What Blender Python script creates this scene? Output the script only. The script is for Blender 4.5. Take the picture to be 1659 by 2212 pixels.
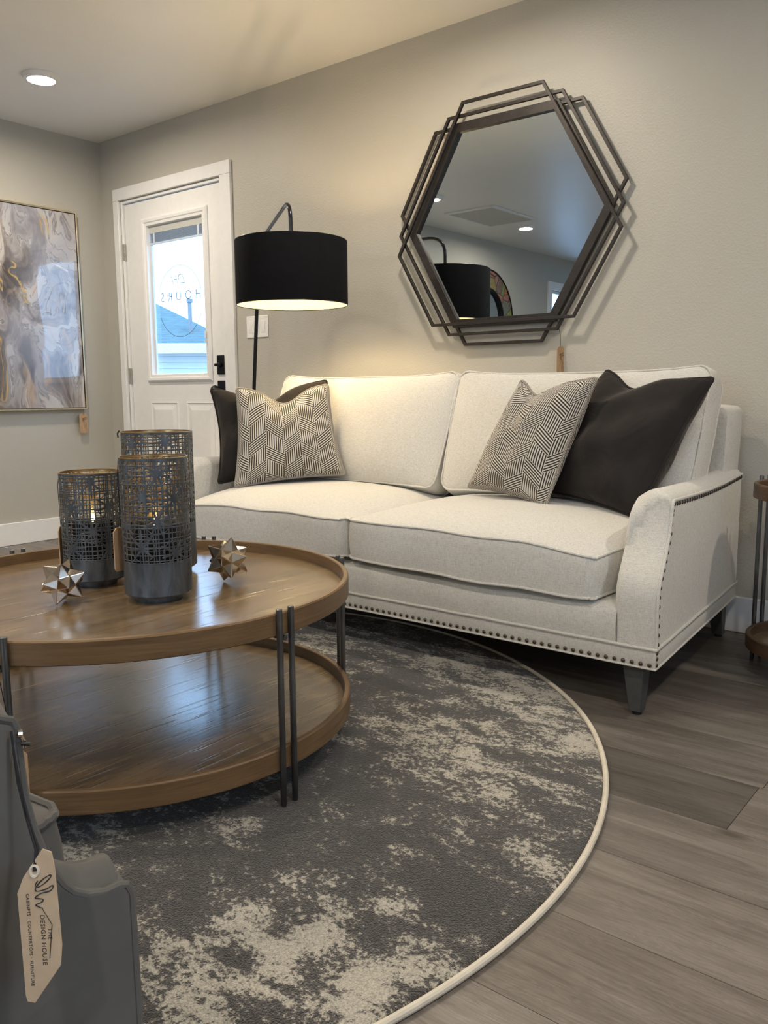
import bpy, bmesh, math, random
from mathutils import Vector, Matrix
random.seed(7)
for o in list(bpy.data.objects): bpy.data.objects.remove(o)
S = bpy.context.scene
COL = S.collection
PI = math.pi
H = 2.449            # ceiling height
# ------------------------------------------------------------------ camera
YAW, PITCH, ROLL = 0.6814, 0.1419, -0.0076
fw = Vector((-math.sin(YAW)*math.cos(PITCH), math.cos(YAW)*math.cos(PITCH), -math.sin(PITCH)))
r0 = Vector((math.cos(YAW), math.sin(YAW), 0)); u0 = r0.cross(fw)
rt = r0*math.cos(ROLL)+u0*math.sin(ROLL); up = -r0*math.sin(ROLL)+u0*math.cos(ROLL)
cam = bpy.data.cameras.new('camera'); camo = bpy.data.objects.new('camera', cam); COL.objects.link(camo)
mw = Matrix((rt, up, -fw)).transposed().to_4x4(); mw.translation = Vector((4.8691, -3.1929, 0.8952))
camo.matrix_world = mw
cam.sensor_fit = 'VERTICAL'; cam.sensor_height = 36.0; cam.lens = 1818.7*36/2212; cam.clip_start = 0.02
S.camera = camo
S.view_settings.view_transform = 'Standard'; S.view_settings.look = 'None'
S.view_settings.gamma = 1; S.view_settings.use_curve_mapping = False
S.view_settings.exposure = 0.16
# ------------------------------------------------------------------ world
W = bpy.data.worlds.new('world'); S.world = W; W.use_nodes = True
bg = W.node_tree.nodes['Background']; bg.inputs[0].default_value = (0.42, 0.67, 1.0, 1); bg.inputs[1].default_value = 5.2
# ------------------------------------------------------------------ lights
def area(name, loc, rot, sx, sy, power, col, shape='RECTANGLE', spread=PI):
    l = bpy.data.lights.new(name, 'AREA'); l.shape = shape; l.size = sx; l.size_y = sy; l.energy = power; l.color = col; l.spread = spread
    o = bpy.data.objects.new(name, l); o.location = loc; o.rotation_euler = rot; COL.objects.link(o); return o
WARM = (1.0, 0.88, 0.72); COOL = (0.84, 0.92, 1.0)
LAMP_W = 31
CANS = [(0.79, -0.82), (0.715, -2.62), (0.67, -4.213), (2.97, -0.80), (2.97, -2.62), (2.97, -4.21), (5.2, -0.82), (5.2, -2.62), (5.2, -4.21), (2.97, -6.0)]
for (x, y) in CANS:
    area('can_light_glow', (x, y, H-0.016), (0, 0, 0), 0.13, 0.13, 17, WARM, 'DISK')
# added area lamps for cool daylight, set inside two unseen, assumed windows
area('added_daylight_right', (6.46, -2.65, 1.48), (0, -PI/2, 0), .85, 1.0, 12, COOL)       # points to -x
area('added_daylight_front', (4.4, -7.36, 1.5), (PI/2, 0, 0), .9, .9, 22, COOL)       # points to +y
# ------------------------------------------------------------------ node helper
class NB:
    def __init__(s, name):
        s.m = bpy.data.materials.new(name); s.m.use_nodes = True; s.t = s.m.node_tree
        s.b = s.t.nodes['Principled BSDF']; s.out = s.t.nodes['Material Output']
    def n(s, ty, ins=None, **kw):
        nd = s.t.nodes.new(ty)
        for k, v in kw.items(): setattr(nd, k, v)
        for k, v in (ins or {}).items():
            s.set(nd.inputs[k], v)
        return nd
    def set(s, sock, v):
        if hasattr(v, 'is_linked') or isinstance(v, bpy.types.NodeSocket): s.t.links.new(v, sock)
        elif isinstance(v, (tuple, list)) and sock.type == 'RGBA' and len(v) == 3: sock.default_value = (*v, 1)
        else: sock.default_value = v
    def m_(s, op, a, b=0.0, c=0.0, clamp=False):
        nd = s.t.nodes.new('ShaderNodeMath'); nd.operation = op; nd.use_clamp = clamp
        s.set(nd.inputs[0], a); s.set(nd.inputs[1], b); s.set(nd.inputs[2], c); return nd.outputs[0]
    def co(s, kind='Object', scale=(1,1,1), rot=(0,0,0), loc=(0,0,0)):
        tc = s.n('ShaderNodeTexCoord'); mp = s.n('ShaderNodeMapping', {'Vector': tc.outputs[kind]})
        mp.inputs['Scale'].default_value = scale; mp.inputs['Rotation'].default_value = rot; mp.inputs['Location'].default_value = loc
        return mp.outputs[0]
    def noise(s, vec, scale=5., detail=4., rough=.5, dist=0., out=0):
        nd = s.n('ShaderNodeTexNoise', {'Vector': vec, 'Scale': scale, 'Detail': detail, 'Roughness': rough, 'Distortion': dist}); return nd.outputs[out]
    def ramp(s, f, stops, interp='LINEAR'):
        nd = s.n('ShaderNodeValToRGB', {'Fac': f}); cr = nd.color_ramp; cr.interpolation = interp
        while len(cr.elements) < len(stops): cr.elements.new(0.5)
        for e, (p_, c) in zip(cr.elements, stops):
            e.position = p_; e.color = (*c, 1) if isinstance(c, (tuple, list)) else (c, c, c, 1)
        return nd.outputs[0]
    def mix(s, f, a, b, mode='MIX'):
        nd = s.t.nodes.new('ShaderNodeMix'); nd.data_type = 'RGBA'; nd.blend_type = mode
        s.set(nd.inputs[0], f); s.set(nd.inputs[6], a); s.set(nd.inputs[7], b); return nd.outputs[2]
    def xyz(s, v):
        nd = s.n('ShaderNodeSeparateXYZ', {'Vector': v}); return nd.outputs
    def bump(s, h, strength=.3, dist=.002):
        nd = s.n('ShaderNodeBump', {'Height': h, 'Strength': strength, 'Distance': dist}); s.set(s.b.inputs['Normal'], nd.outputs[0]); return nd
    def P(s, **kw):
        for k, v in kw.items(): s.set(s.b.inputs[k.replace('_', ' ')], v)
        return s
def simple(name, col, rough=.5, metal=0., var=.06, nscale=30., bump=0., bscale=200., **kw):
    b = NB(name); v = b.co('Object')
    nz = b.noise(v, nscale, 3)
    c2 = tuple(max(0, x*(1-var*2.2)) for x in col); c3 = tuple(min(1, x*(1+var*2.2)) for x in col)
    b.P(Base_Color=b.ramp(nz, [(.25, c2), (.75, c3)]), Roughness=rough, Metallic=metal)
    if bump: b.bump(b.noise(v, bscale, 3), bump, .001)
    for k, val in kw.items(): b.P(**{k: val})
    return b.m
# ------------------------------------------------------------------ mesh helper
class MB:
    def __init__(s): s.v = []; s.f = []
    def add(s, vs, fs):
        o = len(s.v); s.v += [Vector(p) for p in vs]; s.f += [tuple(i+o for i in f) for f in fs]; return s
    def box(s, a, b):
        (x0, y0, z0), (x1, y1, z1) = a, b
        return s.add([(x0,y0,z0),(x1,y0,z0),(x1,y1,z0),(x0,y1,z0),(x0,y0,z1),(x1,y0,z1),(x1,y1,z1),(x0,y1,z1)],
                     [(0,3,2,1),(4,5,6,7),(0,1,5,4),(1,2,6,5),(2,3,7,6),(3,0,4,7)])
    def grid(s, rows, cu=False, cv=False):      # rows: list of lists of points
        nr, nc = len(rows), len(rows[0]); vs = [p for r in rows for p in r]; fs = []
        for i in range(nr if cv else nr-1):
            for j in range(nc if cu else nc-1):
                a = i*nc+j; b_ = i*nc+(j+1) % nc; c = ((i+1) % nr)*nc+(j+1) % nc; d = ((i+1) % nr)*nc+j
                fs.append((a, b_, c, d))
        return s.add(vs, fs)
    def tube(s, pts, r, n=8, closed=False, caps=True):
        pts = [Vector(p) for p in pts]; N = len(pts); rows = []
        prev = None
        for i, p in enumerate(pts):
            if closed: t = (pts[(i+1) % N]-pts[i-1])
            else: t = pts[min(i+1, N-1)]-pts[max(i-1, 0)]
            t.normalize()
            if prev is None:
                a = Vector((0, 0, 1)) if abs(t.z) < .9 else Vector((1, 0, 0)); nrm = t.cross(a).normalized()
            else:
                nrm = (prev-t*prev.dot(t)).normalized()
            prev = nrm; bn = t.cross(nrm); rr = r[i] if isinstance(r, (list, tuple)) else r
            rows.append([p+(nrm*math.cos(2*PI*k/n)+bn*math.sin(2*PI*k/n))*rr for k in range(n)])
        o = len(s.v); s.grid(rows, cu=True, cv=closed)
        if caps and not closed:
            s.f.append(tuple(o+k for k in reversed(range(n)))); s.f.append(tuple(o+(N-1)*n+k for k in range(n)))
        return s
    def lathe(s, prof, c, n=48, closed=False):     # prof: list of (r,z)
        rows = [[Vector((c[0]+r*math.cos(2*PI*k/n), c[1]+r*math.sin(2*PI*k/n), c[2]+z)) for k in range(n)] for r, z in prof]
        return s.grid(rows, cu=True, cv=closed)
    def prism(s, poly, h0, h1, fr):                # poly 2d, fr(u,v,w)->3d
        n = len(poly); vs = [fr(u, v, h0) for u, v in poly]+[fr(u, v, h1) for u, v in poly]
        return s.add(vs, [tuple(reversed(range(n))), tuple(range(n, 2*n))]+[(i, (i+1) % n, n+(i+1) % n, n+i) for i in range(n)])
WL = {}
def obj(name, mb, mat, parent=None, loc=None, bevel=0, smooth=35, segs=2, **props):
    """link the collected shape as one mesh; coordinates given in world space"""
    base = Vector(WL.get(parent.name, (0,0,0))) if parent else Vector((0,0,0))
    L = Vector(loc) if loc is not None else base
    if isinstance(mb, MB):
        me = bpy.data.meshes.new(name); me.from_pydata([tuple(v-L) for v in mb.v], [], mb.f); me.validate(); me.update()
    else: me = mb
    bm = bmesh.new(); bm.from_mesh(me); bmesh.ops.recalc_face_normals(bm, faces=bm.faces); bm.to_mesh(me); bm.free()
    o = bpy.data.objects.new(name, me); COL.objects.link(o); o.location = L-base
    if parent: o.parent = parent
    WL[o.name] = L
    for mm in (mat if isinstance(mat, (list, tuple)) else [mat]): me.materials.append(mm)
    if smooth:
        me.shade_smooth()
        if smooth < 180: me.set_sharp_from_angle(angle=math.radians(smooth))
    if bevel:
        bv = o.modifiers.new('bevel', 'BEVEL'); bv.width = bevel; bv.segments = segs; bv.limit_method = 'ANGLE'; bv.angle_limit = math.radians(40)
        bv.harden_normals = False
    for k, v in props.items(): o[k] = v
    return o
def thing(name, label, cat, loc, group=None):
    o = bpy.data.objects.new(name, None); COL.objects.link(o); o.location = loc; o.empty_display_size = .05
    o['label'] = label; o['category'] = cat
    if group: o['group'] = group
    WL[o.name] = Vector(loc); return o
def struct(name, mb, mat, **kw):
    return obj(name, mb, mat, kind='structure', **kw)
def copy_tree(o, parent=None):
    c = o.copy(); COL.objects.link(c); c.parent = parent
    for ch in list(o.children): copy_tree(ch, c)
    return c
def text_mesh(txt, size, xf, extrude=0.0003, font_kw=None, spacing=1.0, shear=0.):
    """mesh of a text, points mapped by xf(x, y, z)"""
    cu = bpy.data.curves.new('t', 'FONT'); cu.body = txt; cu.size = size; cu.extrude = extrude; cu.space_character = spacing; cu.align_x = 'CENTER'; cu.shear = shear
    cu.resolution_u = 3
    if font_kw: cu.offset = font_kw
    to = bpy.data.objects.new('t', cu); COL.objects.link(to)
    dg = bpy.context.evaluated_depsgraph_get(); me = bpy.data.meshes.new_from_object(to.evaluated_get(dg))
    mb = MB(); mb.add([xf(*v.co) for v in me.vertices], [tuple(p.vertices) for p in me.polygons])
    bpy.data.objects.remove(to); bpy.data.meshes.remove(me); bpy.data.curves.remove(cu)
    return mb
# ------------------------------------------------------------------ materials
def wall_mat(name, col, bumpS=.28):
    b = NB(name); v = b.co('Object')
    b.P(Base_Color=b.ramp(b.noise(v, 2.5, 3), [(.3, tuple(c*.97 for c in col)), (.7, col)]), Roughness=.42)
    b.P(**{'Specular_IOR_Level': .35})
    h = b.m_('ADD', b.noise(v, 230, 3, .6), b.m_('MULTIPLY', b.ramp(b.noise(v, 120, 2, .5), [(.45, 0.), (.62, 1.)]), .6))
    b.bump(h, bumpS, .0022); return b.m
WALL = wall_mat('wall_paint', (.475, .455, .40))
CEIL = wall_mat('ceiling_paint', (.86, .85, .82), .12)
TRIM = simple('white_trim_paint', (.80, .80, .79), .35, var=.01)
DOORW = simple('white_door_paint', (.82, .815, .80), .38, var=.01)
BLACKM = simple('black_metal', (.012, .013, .016), .32, metal=.6, var=.1)
NICKEL = simple('satin_nickel', (.50, .47, .42), .32, metal=1., var=.05)
def floor_mat():
    b = NB('plank_floor'); at = b.n('ShaderNodeAttribute', attribute_name='tone'); tone = at.outputs['Fac']
    v = b.co('Object'); x, y, z = b.xyz(v)[:3]
    off = b.m_('MULTIPLY', tone, 37.)
    cv = b.n('ShaderNodeCombineXYZ', {'X': b.m_('ADD', x, off), 'Y': b.m_('MULTIPLY', y, 8.), 'Z': off}).outputs[0]
    cvf = b.n('ShaderNodeCombineXYZ', {'X': b.m_('MULTIPLY', x, 7.), 'Y': b.m_('MULTIPLY', y, 170.), 'Z': off}).outputs[0]
    g1 = b.noise(cv, 1.7, 6, .6, 1.1); g2 = b.noise(cvf, 1.0, 4, .62)
    wv = b.n('ShaderNodeTexNoise', {'Vector': cv, 'Scale': 3.4, 'Detail': 2, 'Distortion': 2.4}).outputs[0]
    rings = b.m_('PINGPONG', b.m_('MULTIPLY', wv, 9.), .5)
    f = b.m_('ADD', b.m_('MULTIPLY', g1, .62), b.m_('ADD', b.m_('MULTIPLY', g2, .25), b.m_('MULTIPLY', rings, .16)))
    c = b.ramp(f, [(.26, (.060, .050, .042)), (.42, (.118, .101, .084)), (.58, (.185, .163, .140)), (.78, (.29, .268, .242))])
    c = b.mix(1.0, c, b.ramp(tone, [(0., (.56, .56, .58)), (.5, (.92, .93, .96)), (1., (1.22, 1.22, 1.24))]), 'MULTIPLY')
    # small knots
    vo = b.n('ShaderNodeTexVoronoi', {'Vector': b.n('ShaderNodeCombineXYZ', {'X': b.m_('MULTIPLY', x, .8), 'Y': b.m_('MULTIPLY', y, 2.2), 'Z': off}).outputs[0], 'Scale': 1.5}).outputs[0]
    c = b.mix(b.ramp(vo, [(.02, .8), (.06, 0.)]), c, (.05, .04, .03))
    b.P(Base_Color=c, Roughness=b.ramp(g2, [(.3, .50), (.7, .36)])); b.bump(b.m_('ADD', g2, b.m_('MULTIPLY', rings, .4)), .25, .0012); return b.m
FLOOR = floor_mat()
def wood_mat(name, dark, mid, light, rough=.32, gx=26., gy=1.6, bumpS=.25, axis='Y'):
    b = NB(name); v = b.co('Object'); sc = {'Y': (gx, gy, gx), 'X': (gy, gx, gx), 'Z': (gx, gx, gy), 'R': (3, 3, 60)}[axis]
    mp = b.n('ShaderNodeMapping', {'Vector': v}); mp.inputs['Scale'].default_value = sc; vv = mp.outputs[0]
    warp = b.noise(v, 2.2, 2, .5); 
    g = b.noise(vv, 1.0, 6, .62, .7); fine = b.noise(vv, 5., 3, .6)
    cath = b.m_('PINGPONG', b.m_('ADD', b.m_('MULTIPLY', warp, 7.), b.m_('MULTIPLY', g, 1.2)), .5)
    f = b.m_('ADD', b.m_('MULTIPLY', g, .55), b.m_('ADD', b.m_('MULTIPLY', fine, .3), b.m_('MULTIPLY', cath, .20)))
    c = b.ramp(f, [(.27, dark), (.52, mid), (.72, light)])
    pores = b.ramp(b.noise(vv, 3.2, 2, .5), [(.60, 0.), (.70, 1.)])
    c = b.mix(b.m_('MULTIPLY', pores, .35), c, dark)
    b.P(Base_Color=c, Roughness=rough, **{'Specular_IOR_Level': 1.0 if rough < .3 else .4})
    if rough < .3: b.P(**{'Coat_Weight': .42, 'Coat_Roughness': .2, 'Coat_IOR': 1.7})
    bn = b.bump(b.m_('SUBTRACT', b.m_('MULTIPLY', fine, .6), pores), bumpS, .0012); b.set(b.b.inputs['Coat Normal'], bn.outputs[0]); return b.m
OAK = wood_mat('brown_oak_top', (.075, .047, .024), (.185, .124, .066), (.285, .200, .115), .23, bumpS=.25)
OAKRIM = wood_mat('brown_oak_rim', (.095, .055, .026), (.165, .10, .048), (.22, .138, .070), .42, axis='R', bumpS=.1)
WALNUT = wood_mat('walnut', (.05, .028, .016), (.09, .052, .03), (.13, .08, .045), .45, axis='R', bumpS=.1)
TAGW = wood_mat('tag_wood', (.34, .20, .11), (.47, .31, .18), (.56, .39, .24), .6, gx=60, gy=8, bumpS=.05, axis='Z')
CARD = simple('kraft_card', (.46, .345, .235), .8, var=.05, nscale=60)
INK = simple('dark_ink', (.03, .024, .022), .7, var=0)
BURN = simple('burnt_engraving', (.10, .04, .018), .8, var=0)
STRING = simple('black_cord', (.008, .008, .01), .75, var=0)
def linen():
    b = NB('cream_linen'); v = b.co('Object')
    wx = b.noise(b.co('Object', (60, 600, 600)), 1, 2, .7); wy = b.noise(b.co('Object', (600, 600, 60)), 1, 2, .7); wz = b.noise(b.co('Object', (600, 60, 600)), 1, 2, .7)
    w = b.m_('DIVIDE', b.m_('ADD', wx, b.m_('ADD', wy, wz)), 3.)
    c = b.ramp(w, [(.36, (.40, .388, .36)), (.50, (.60, .583, .54)), (.62, (.69, .672, .63))])
    b.P(Base_Color=c, Roughness=.88); b.P(**{'Sheen_Weight': .25, 'Sheen_Roughness': .5, 'Specular_IOR_Level': .2})
    b.bump(b.m_('ADD', b.m_('MULTIPLY', w, .8), b.m_('MULTIPLY', b.noise(v, 7, 2), .9)), .45, .004); return b.m
LINEN = linen()
def velvet(name, col, sheen=.6, tint=(.5, .45, .4), rough=.8, wr=10, bs=.25):
    b = NB(name); v = b.co('Object')
    nz = b.noise(v, 6, 4, .6, .5)
    b.P(Base_Color=b.ramp(nz, [(.3, tuple(c*.8 for c in col)), (.7, tuple(c*1.2 for c in col))]), Roughness=rough)
    b.P(**{'Sheen_Weight': sheen, 'Sheen_Roughness': .35, 'Sheen_Tint': (*tint, 1), 'Specular_IOR_Level': .15})
    b.bump(b.noise(v, wr, 3, .5, .8), bs, .02); return b.m
DARKV = velvet('charcoal_brown_velvet', (.022, .019, .018), .45, (.5, .44, .40), wr=7, bs=.55)
GREYV = velvet('grey_velvet', (.098, .094, .088), .22, (.65, .62, .58), wr=9, bs=.15)
def pattern_mat():
    b = NB('zigzag_weave'); uv = b.n('ShaderNodeTexCoord').outputs['UV']; u, v = b.xyz(uv)[:2]
    NC, NR = 6.6, 8.6
    cu = b.m_('MULTIPLY', u, NC); fr = b.m_('FRACT', cu); par = b.m_('MODULO', b.m_('FLOOR', cu), 2.)
    zig = b.m_('ABSOLUTE', b.m_('SUBTRACT', par, fr))
    vy = b.m_('ADD', b.m_('MULTIPLY', v, NR), b.m_('MULTIPLY', zig, .78)); fv = b.m_('FRACT', vy)
    ty = b.m_('MODULO', b.m_('ADD', b.m_('FLOOR', vy), par), 2.)
    sv = b.m_('LESS_THAN', b.m_('PINGPONG', b.m_('MULTIPLY', fr, 8.), .5), .25)
    sd = b.m_('LESS_THAN', b.m_('PINGPONG', b.m_('MULTIPLY', fv, 6.), .5), .24)
    s = b.m_('ADD', b.m_('MULTIPLY', ty, sv), b.m_('MULTIPLY', b.m_('SUBTRACT', 1., ty), sd))
    n = b.noise(b.co('Object', (500, 500, 500)), 1, 2, .6)
    f = b.m_('ADD', s, b.m_('MULTIPLY', b.m_('SUBTRACT', n, .5), .5))
    b.P(Base_Color=b.ramp(f, [(.38, (.035, .029, .027)), (.58, (.62, .58, .51))]), Roughness=.9)
    b.P(**{'Sheen_Weight': .15, 'Specular_IOR_Level': .15}); b.bump(f, .5, .002); return b.m
ZIG = pattern_mat()
def cord_mat():
    b = NB('striped_cord'); v = b.co('Object'); x, y, z = b.xyz(v)[:3]
    s = b.m_('LESS_THAN', b.m_('PINGPONG', b.m_('MULTIPLY', b.m_('ADD', b.m_('ADD', x, y), b.m_('MULTIPLY', z, 1.3)), 150.), .5), .25)
    b.P(Base_Color=b.ramp(s, [(.3, (.05, .04, .035)), (.6, (.5, .46, .4))]), Roughness=.9); return b.m
CORD = cord_mat()
def rug_mat():
    b = NB('distressed_rug'); at = b.n('ShaderNodeAttribute', attribute_name='light').outputs['Fac']
    v = b.co('Object')
    vr = b.co('Object', (1.0, 1.8, 1), (0, 0, .7))
    n1 = b.noise(vr, 9.5, 8, .70, .3); n2 = b.noise(v, 85, 3, .7); n3 = b.noise(v, 330, 2, .6)
    f = b.m_('ADD', b.m_('MULTIPLY', n1, 1.05), b.m_('ADD', b.m_('MULTIPLY', b.m_('SUBTRACT', n2, .5), .72), b.m_('MULTIPLY', b.m_('SUBTRACT', n3, .5), .16)))
    f = b.m_('ADD', f, b.m_('SUBTRACT', at, .60))
    c = b.ramp(f, [(.38, (.036, .033, .030)), (.50, (.075, .069, .062)), (.53, (.26, .24, .20)), (.60, (.46, .43, .36)), (.9, (.55, .51, .43))])
    c = b.mix(.8, c, b.ramp(n3, [(.3, .55), (.7, 1.3)]), 'MULTIPLY')
    b.P(Base_Color=c, Roughness=.95); b.P(**{'Sheen_Weight': .3, 'Specular_IOR_Level': .1})
    b.bump(b.m_('ADD', n3, b.m_('MULTIPLY', n2, .5)), .9, .006); return b.m
RUG = rug_mat()
BIND = simple('cream_binding', (.60, .55, .46), .85, var=.05, bump=.4, bscale=300)
GUN = simple('brushed_gunmetal', (.16, .165, .17), .38, metal=.9, var=.18, nscale=12)
def lantern_mat():
    b = NB('aged_zinc'); v = b.co('Object', (1, 1, .25)); n = b.noise(v, 40, 4, .6, .6)
    b.P(Base_Color=b.ramp(n, [(.3, (.055, .065, .078)), (.7, (.15, .165, .185))]), Roughness=.45, Metallic=.75); b.bump(b.noise(v, 120, 2), .1, .001); return b.m
ZINC = lantern_mat()
GOLD = simple('brushed_gold_inner', (.55, .40, .21), .34, metal=1., var=.15)
BRASSF = simple('pale_gold_frame', (.62, .53, .36), .30, metal=1., var=.06)
CHAMP = simple('champagne_metal', (.62, .53, .43), .12, metal=1., var=.03)
BRONZE = simple('dark_bronze_nail', (.10, .082, .066), .35, metal=.9, var=.1)
FRAMEM = simple('dark_bronze_frame', (.036, .031, .029), .42, metal=.5, var=.1)
LEGM = simple('charcoal_wood_leg', (.055, .058, .058), .45, var=.1)
BLK = simple('matte_black', (.006, .006, .007), .5, var=.1)
SHADEB = simple('black_shade_fabric', (.0045, .0045, .006), .9, var=.1, bump=.1, bscale=500, Specular_IOR_Level=.15)
SHADEI = simple('warm_white_shade_lining', (.52, .44, .28), .7, var=.02)
MIRROR = NB('mirror_glass').P(Base_Color=(.70, .78, .83), Metallic=1., Roughness=.0).m
PLATE = simple('white_plastic', (.83, .82, .79), .3, var=.01)
def emis(name, col, st):
    b = NB(name); b.P(Base_Color=(.8, .8, .8), Emission_Color=(*col, 1), Emission_Strength=st); return b.m
DIFF = emis('led_diffuser', (1., .93, .82), 14.)
BULB = emis('warm_bulb', (1., .72, .36), 30.)
FLAME = emis('amber_flame', (1., .62, .22), 14.)
def glass_mat(name, tint=(.94, .97, 1.)):
    b = NB(name); t = b.t; b.t.nodes.remove(b.b)
    tr = b.n('ShaderNodeBsdfTransparent', {'Color': (*tint, 1)}); gl = b.n('ShaderNodeBsdfGlossy', {'Color': (1, 1, 1, 1), 'Roughness': .02})
    lw = b.n('ShaderNodeLayerWeight', {'Blend': .5}); fr = b.m_('ADD', .045, b.m_('MULTIPLY', b.m_('POWER', lw.outputs['Facing'], 5.), .9)); mx = b.n('ShaderNodeMixShader', {0: fr, 1: tr.outputs[0], 2: gl.outputs[0]})
    t.links.new(mx.outputs[0], b.out.inputs['Surface']); return b.m
GLASS = glass_mat('clear_glass')
def marble_mat():
    b = NB('resin_marble'); v = b.co('Object', (1, 1, .55))
    w1 = b.noise(v, 2.4, 3, .5, 0., 1)
    x = b.n('ShaderNodeMixRGB', {'Fac': .42, 'Color1': v, 'Color2': w1}, blend_type='ADD').outputs[0]
    w2 = b.noise(x, 3.5, 3, .5, 0., 1)
    x = b.n('ShaderNodeMixRGB', {'Fac': .22, 'Color1': x, 'Color2': w2}, blend_type='ADD').outputs[0]
    n = b.noise(x, 3.2, 5, .55, 1.2); st = b.m_('PINGPONG', b.m_('MULTIPLY', n, 10.), .5)
    base = b.ramp(n, [(.36, (.05, .038, .034)), (.43, (.17, .135, .12)), (.49, (.36, .32, .29)), (.53, (.50, .46, .43)), (.7, (.55, .52, .50))])
    c = b.mix(b.m_('MULTIPLY', b.ramp(st, [(.0, 1.), (.10, 0.)]), .85), base, (.09, .07, .07))
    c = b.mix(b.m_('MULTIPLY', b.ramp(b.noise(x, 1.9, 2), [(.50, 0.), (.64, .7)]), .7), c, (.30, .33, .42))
    tan = b.ramp(b.noise(x, 5.5, 3, .5, 1.), [(.60, 0.), (.68, .55)]); c = b.mix(tan, c, (.52, .36, .24))
    gv = b.noise(x, 2.1, 4, .55, .6); g = b.ramp(b.m_('ABSOLUTE', b.m_('SUBTRACT', gv, .56)), [(.0, 1.), (.0065, 0.)])
    g = b.m_('MULTIPLY', g, b.ramp(b.noise(v, 6, 2), [(.54, 0.), (.60, 1.)]))
    c = b.mix(g, c, (.55, .36, .10))
    b.P(Base_Color=c, Roughness=.35); b.P(**{'Coat_Weight': 1., 'Coat_Roughness': .02, 'Coat_IOR': 1.6})
    bn = b.n('ShaderNodeBump', {'Height': b.noise(b.co('Object'), 5.5, 1, .3), 'Strength': .10, 'Distance': .02}); b.set(b.b.inputs['Coat Normal'], bn.outputs[0])
    return b.m
MARBLE = marble_mat()
# ================================================================== SETTING
RX, RY = 6.5, -7.4
T = .12
# floor planks
mb = MB(); tones = []
rowh = .2335; yb = -1.262
r_i = -6
mb.add([(-.0, RY, -.012), (RX, RY, -.012), (RX, 0, -.012), (0, 0, -.012)], [(0, 1, 2, 3)]); tones.append(.0)
special = {0: [(4.392, .06, .62)], -1: [(5.6, .55, .5)], 1: [(5.1, .62, .5)], 2: [(4.95, .80, .6)], 3: [(5.3, .95, .5)], 4: [(3.9, .5, .9)]}
for k in range(-6, 28):
    ya = yb-rowh*k; y2 = ya-rowh
    if y2 > 0 or ya < RY: continue
    ya = min(ya, 0); y2 = max(y2, RY)
    if k in special: x0 = special[k][0][0]-1.2*4; seq = special[k][0]
    else: x0 = -random.random()*1.2; seq = None
    x = x0; j = 0
    while x < RX:
        xa, xb = max(x, 0), min(x+1.2, RX)
        if xb > xa+.01:
            tn = random.random()
            if seq:
                if abs(x+1.2-seq[0]) < .01: tn = seq[1]
                elif abs(x-seq[0]) < .01: tn = seq[2]
            g = .0009
            mb.add([(xa+g*.6, y2+g*.5, 0), (xb-g*.6, y2+g*.5, 0), (xb-g*.6, ya-g*.5, 0), (xa+g*.6, ya-g*.5, 0)], [(0, 1, 2, 3)]); tones.append(tn)
        x += 1.2
fl = struct('floor', mb, FLOOR, smooth=0)
at = fl.data.attributes.new('tone', 'FLOAT', 'FACE')
for i, t_ in enumerate(tones[:len(fl.data.polygons)]): at.data[i].value = t_
struct('ceiling', MB().box((-T, RY-T, H), (RX+T, T, H+.1)), CEIL, smooth=0)
DX0, DX1, DZ = .2215, 1.1355, 2.045         # door slab
OX0, OX1, OZ = DX0-.022, DX1+.012, DZ+.022      # opening
mb = MB().box((-T, 0, 0), (OX0, T, H)).box((OX1, 0, 0), (RX+T, T, H)).box((OX0, 0, OZ), (OX1, T, H))
struct('wall_back', mb, WALL, smooth=0)
# left wall with the far window seen in the mirror
WY0, WY1, WZ0, WZ1 = -6.95, -6.0, .95, 2.07
mb = MB().box((-T, RY-T, 0), (0, WY0, H)).box((-T, WY1, 0), (0, 0, H)).box((-T, WY0, 0), (0, WY1, WZ0)).box((-T, WY0, WZ1), (0, WY1, H))
struct('wall_left', mb, WALL, smooth=0)
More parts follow.
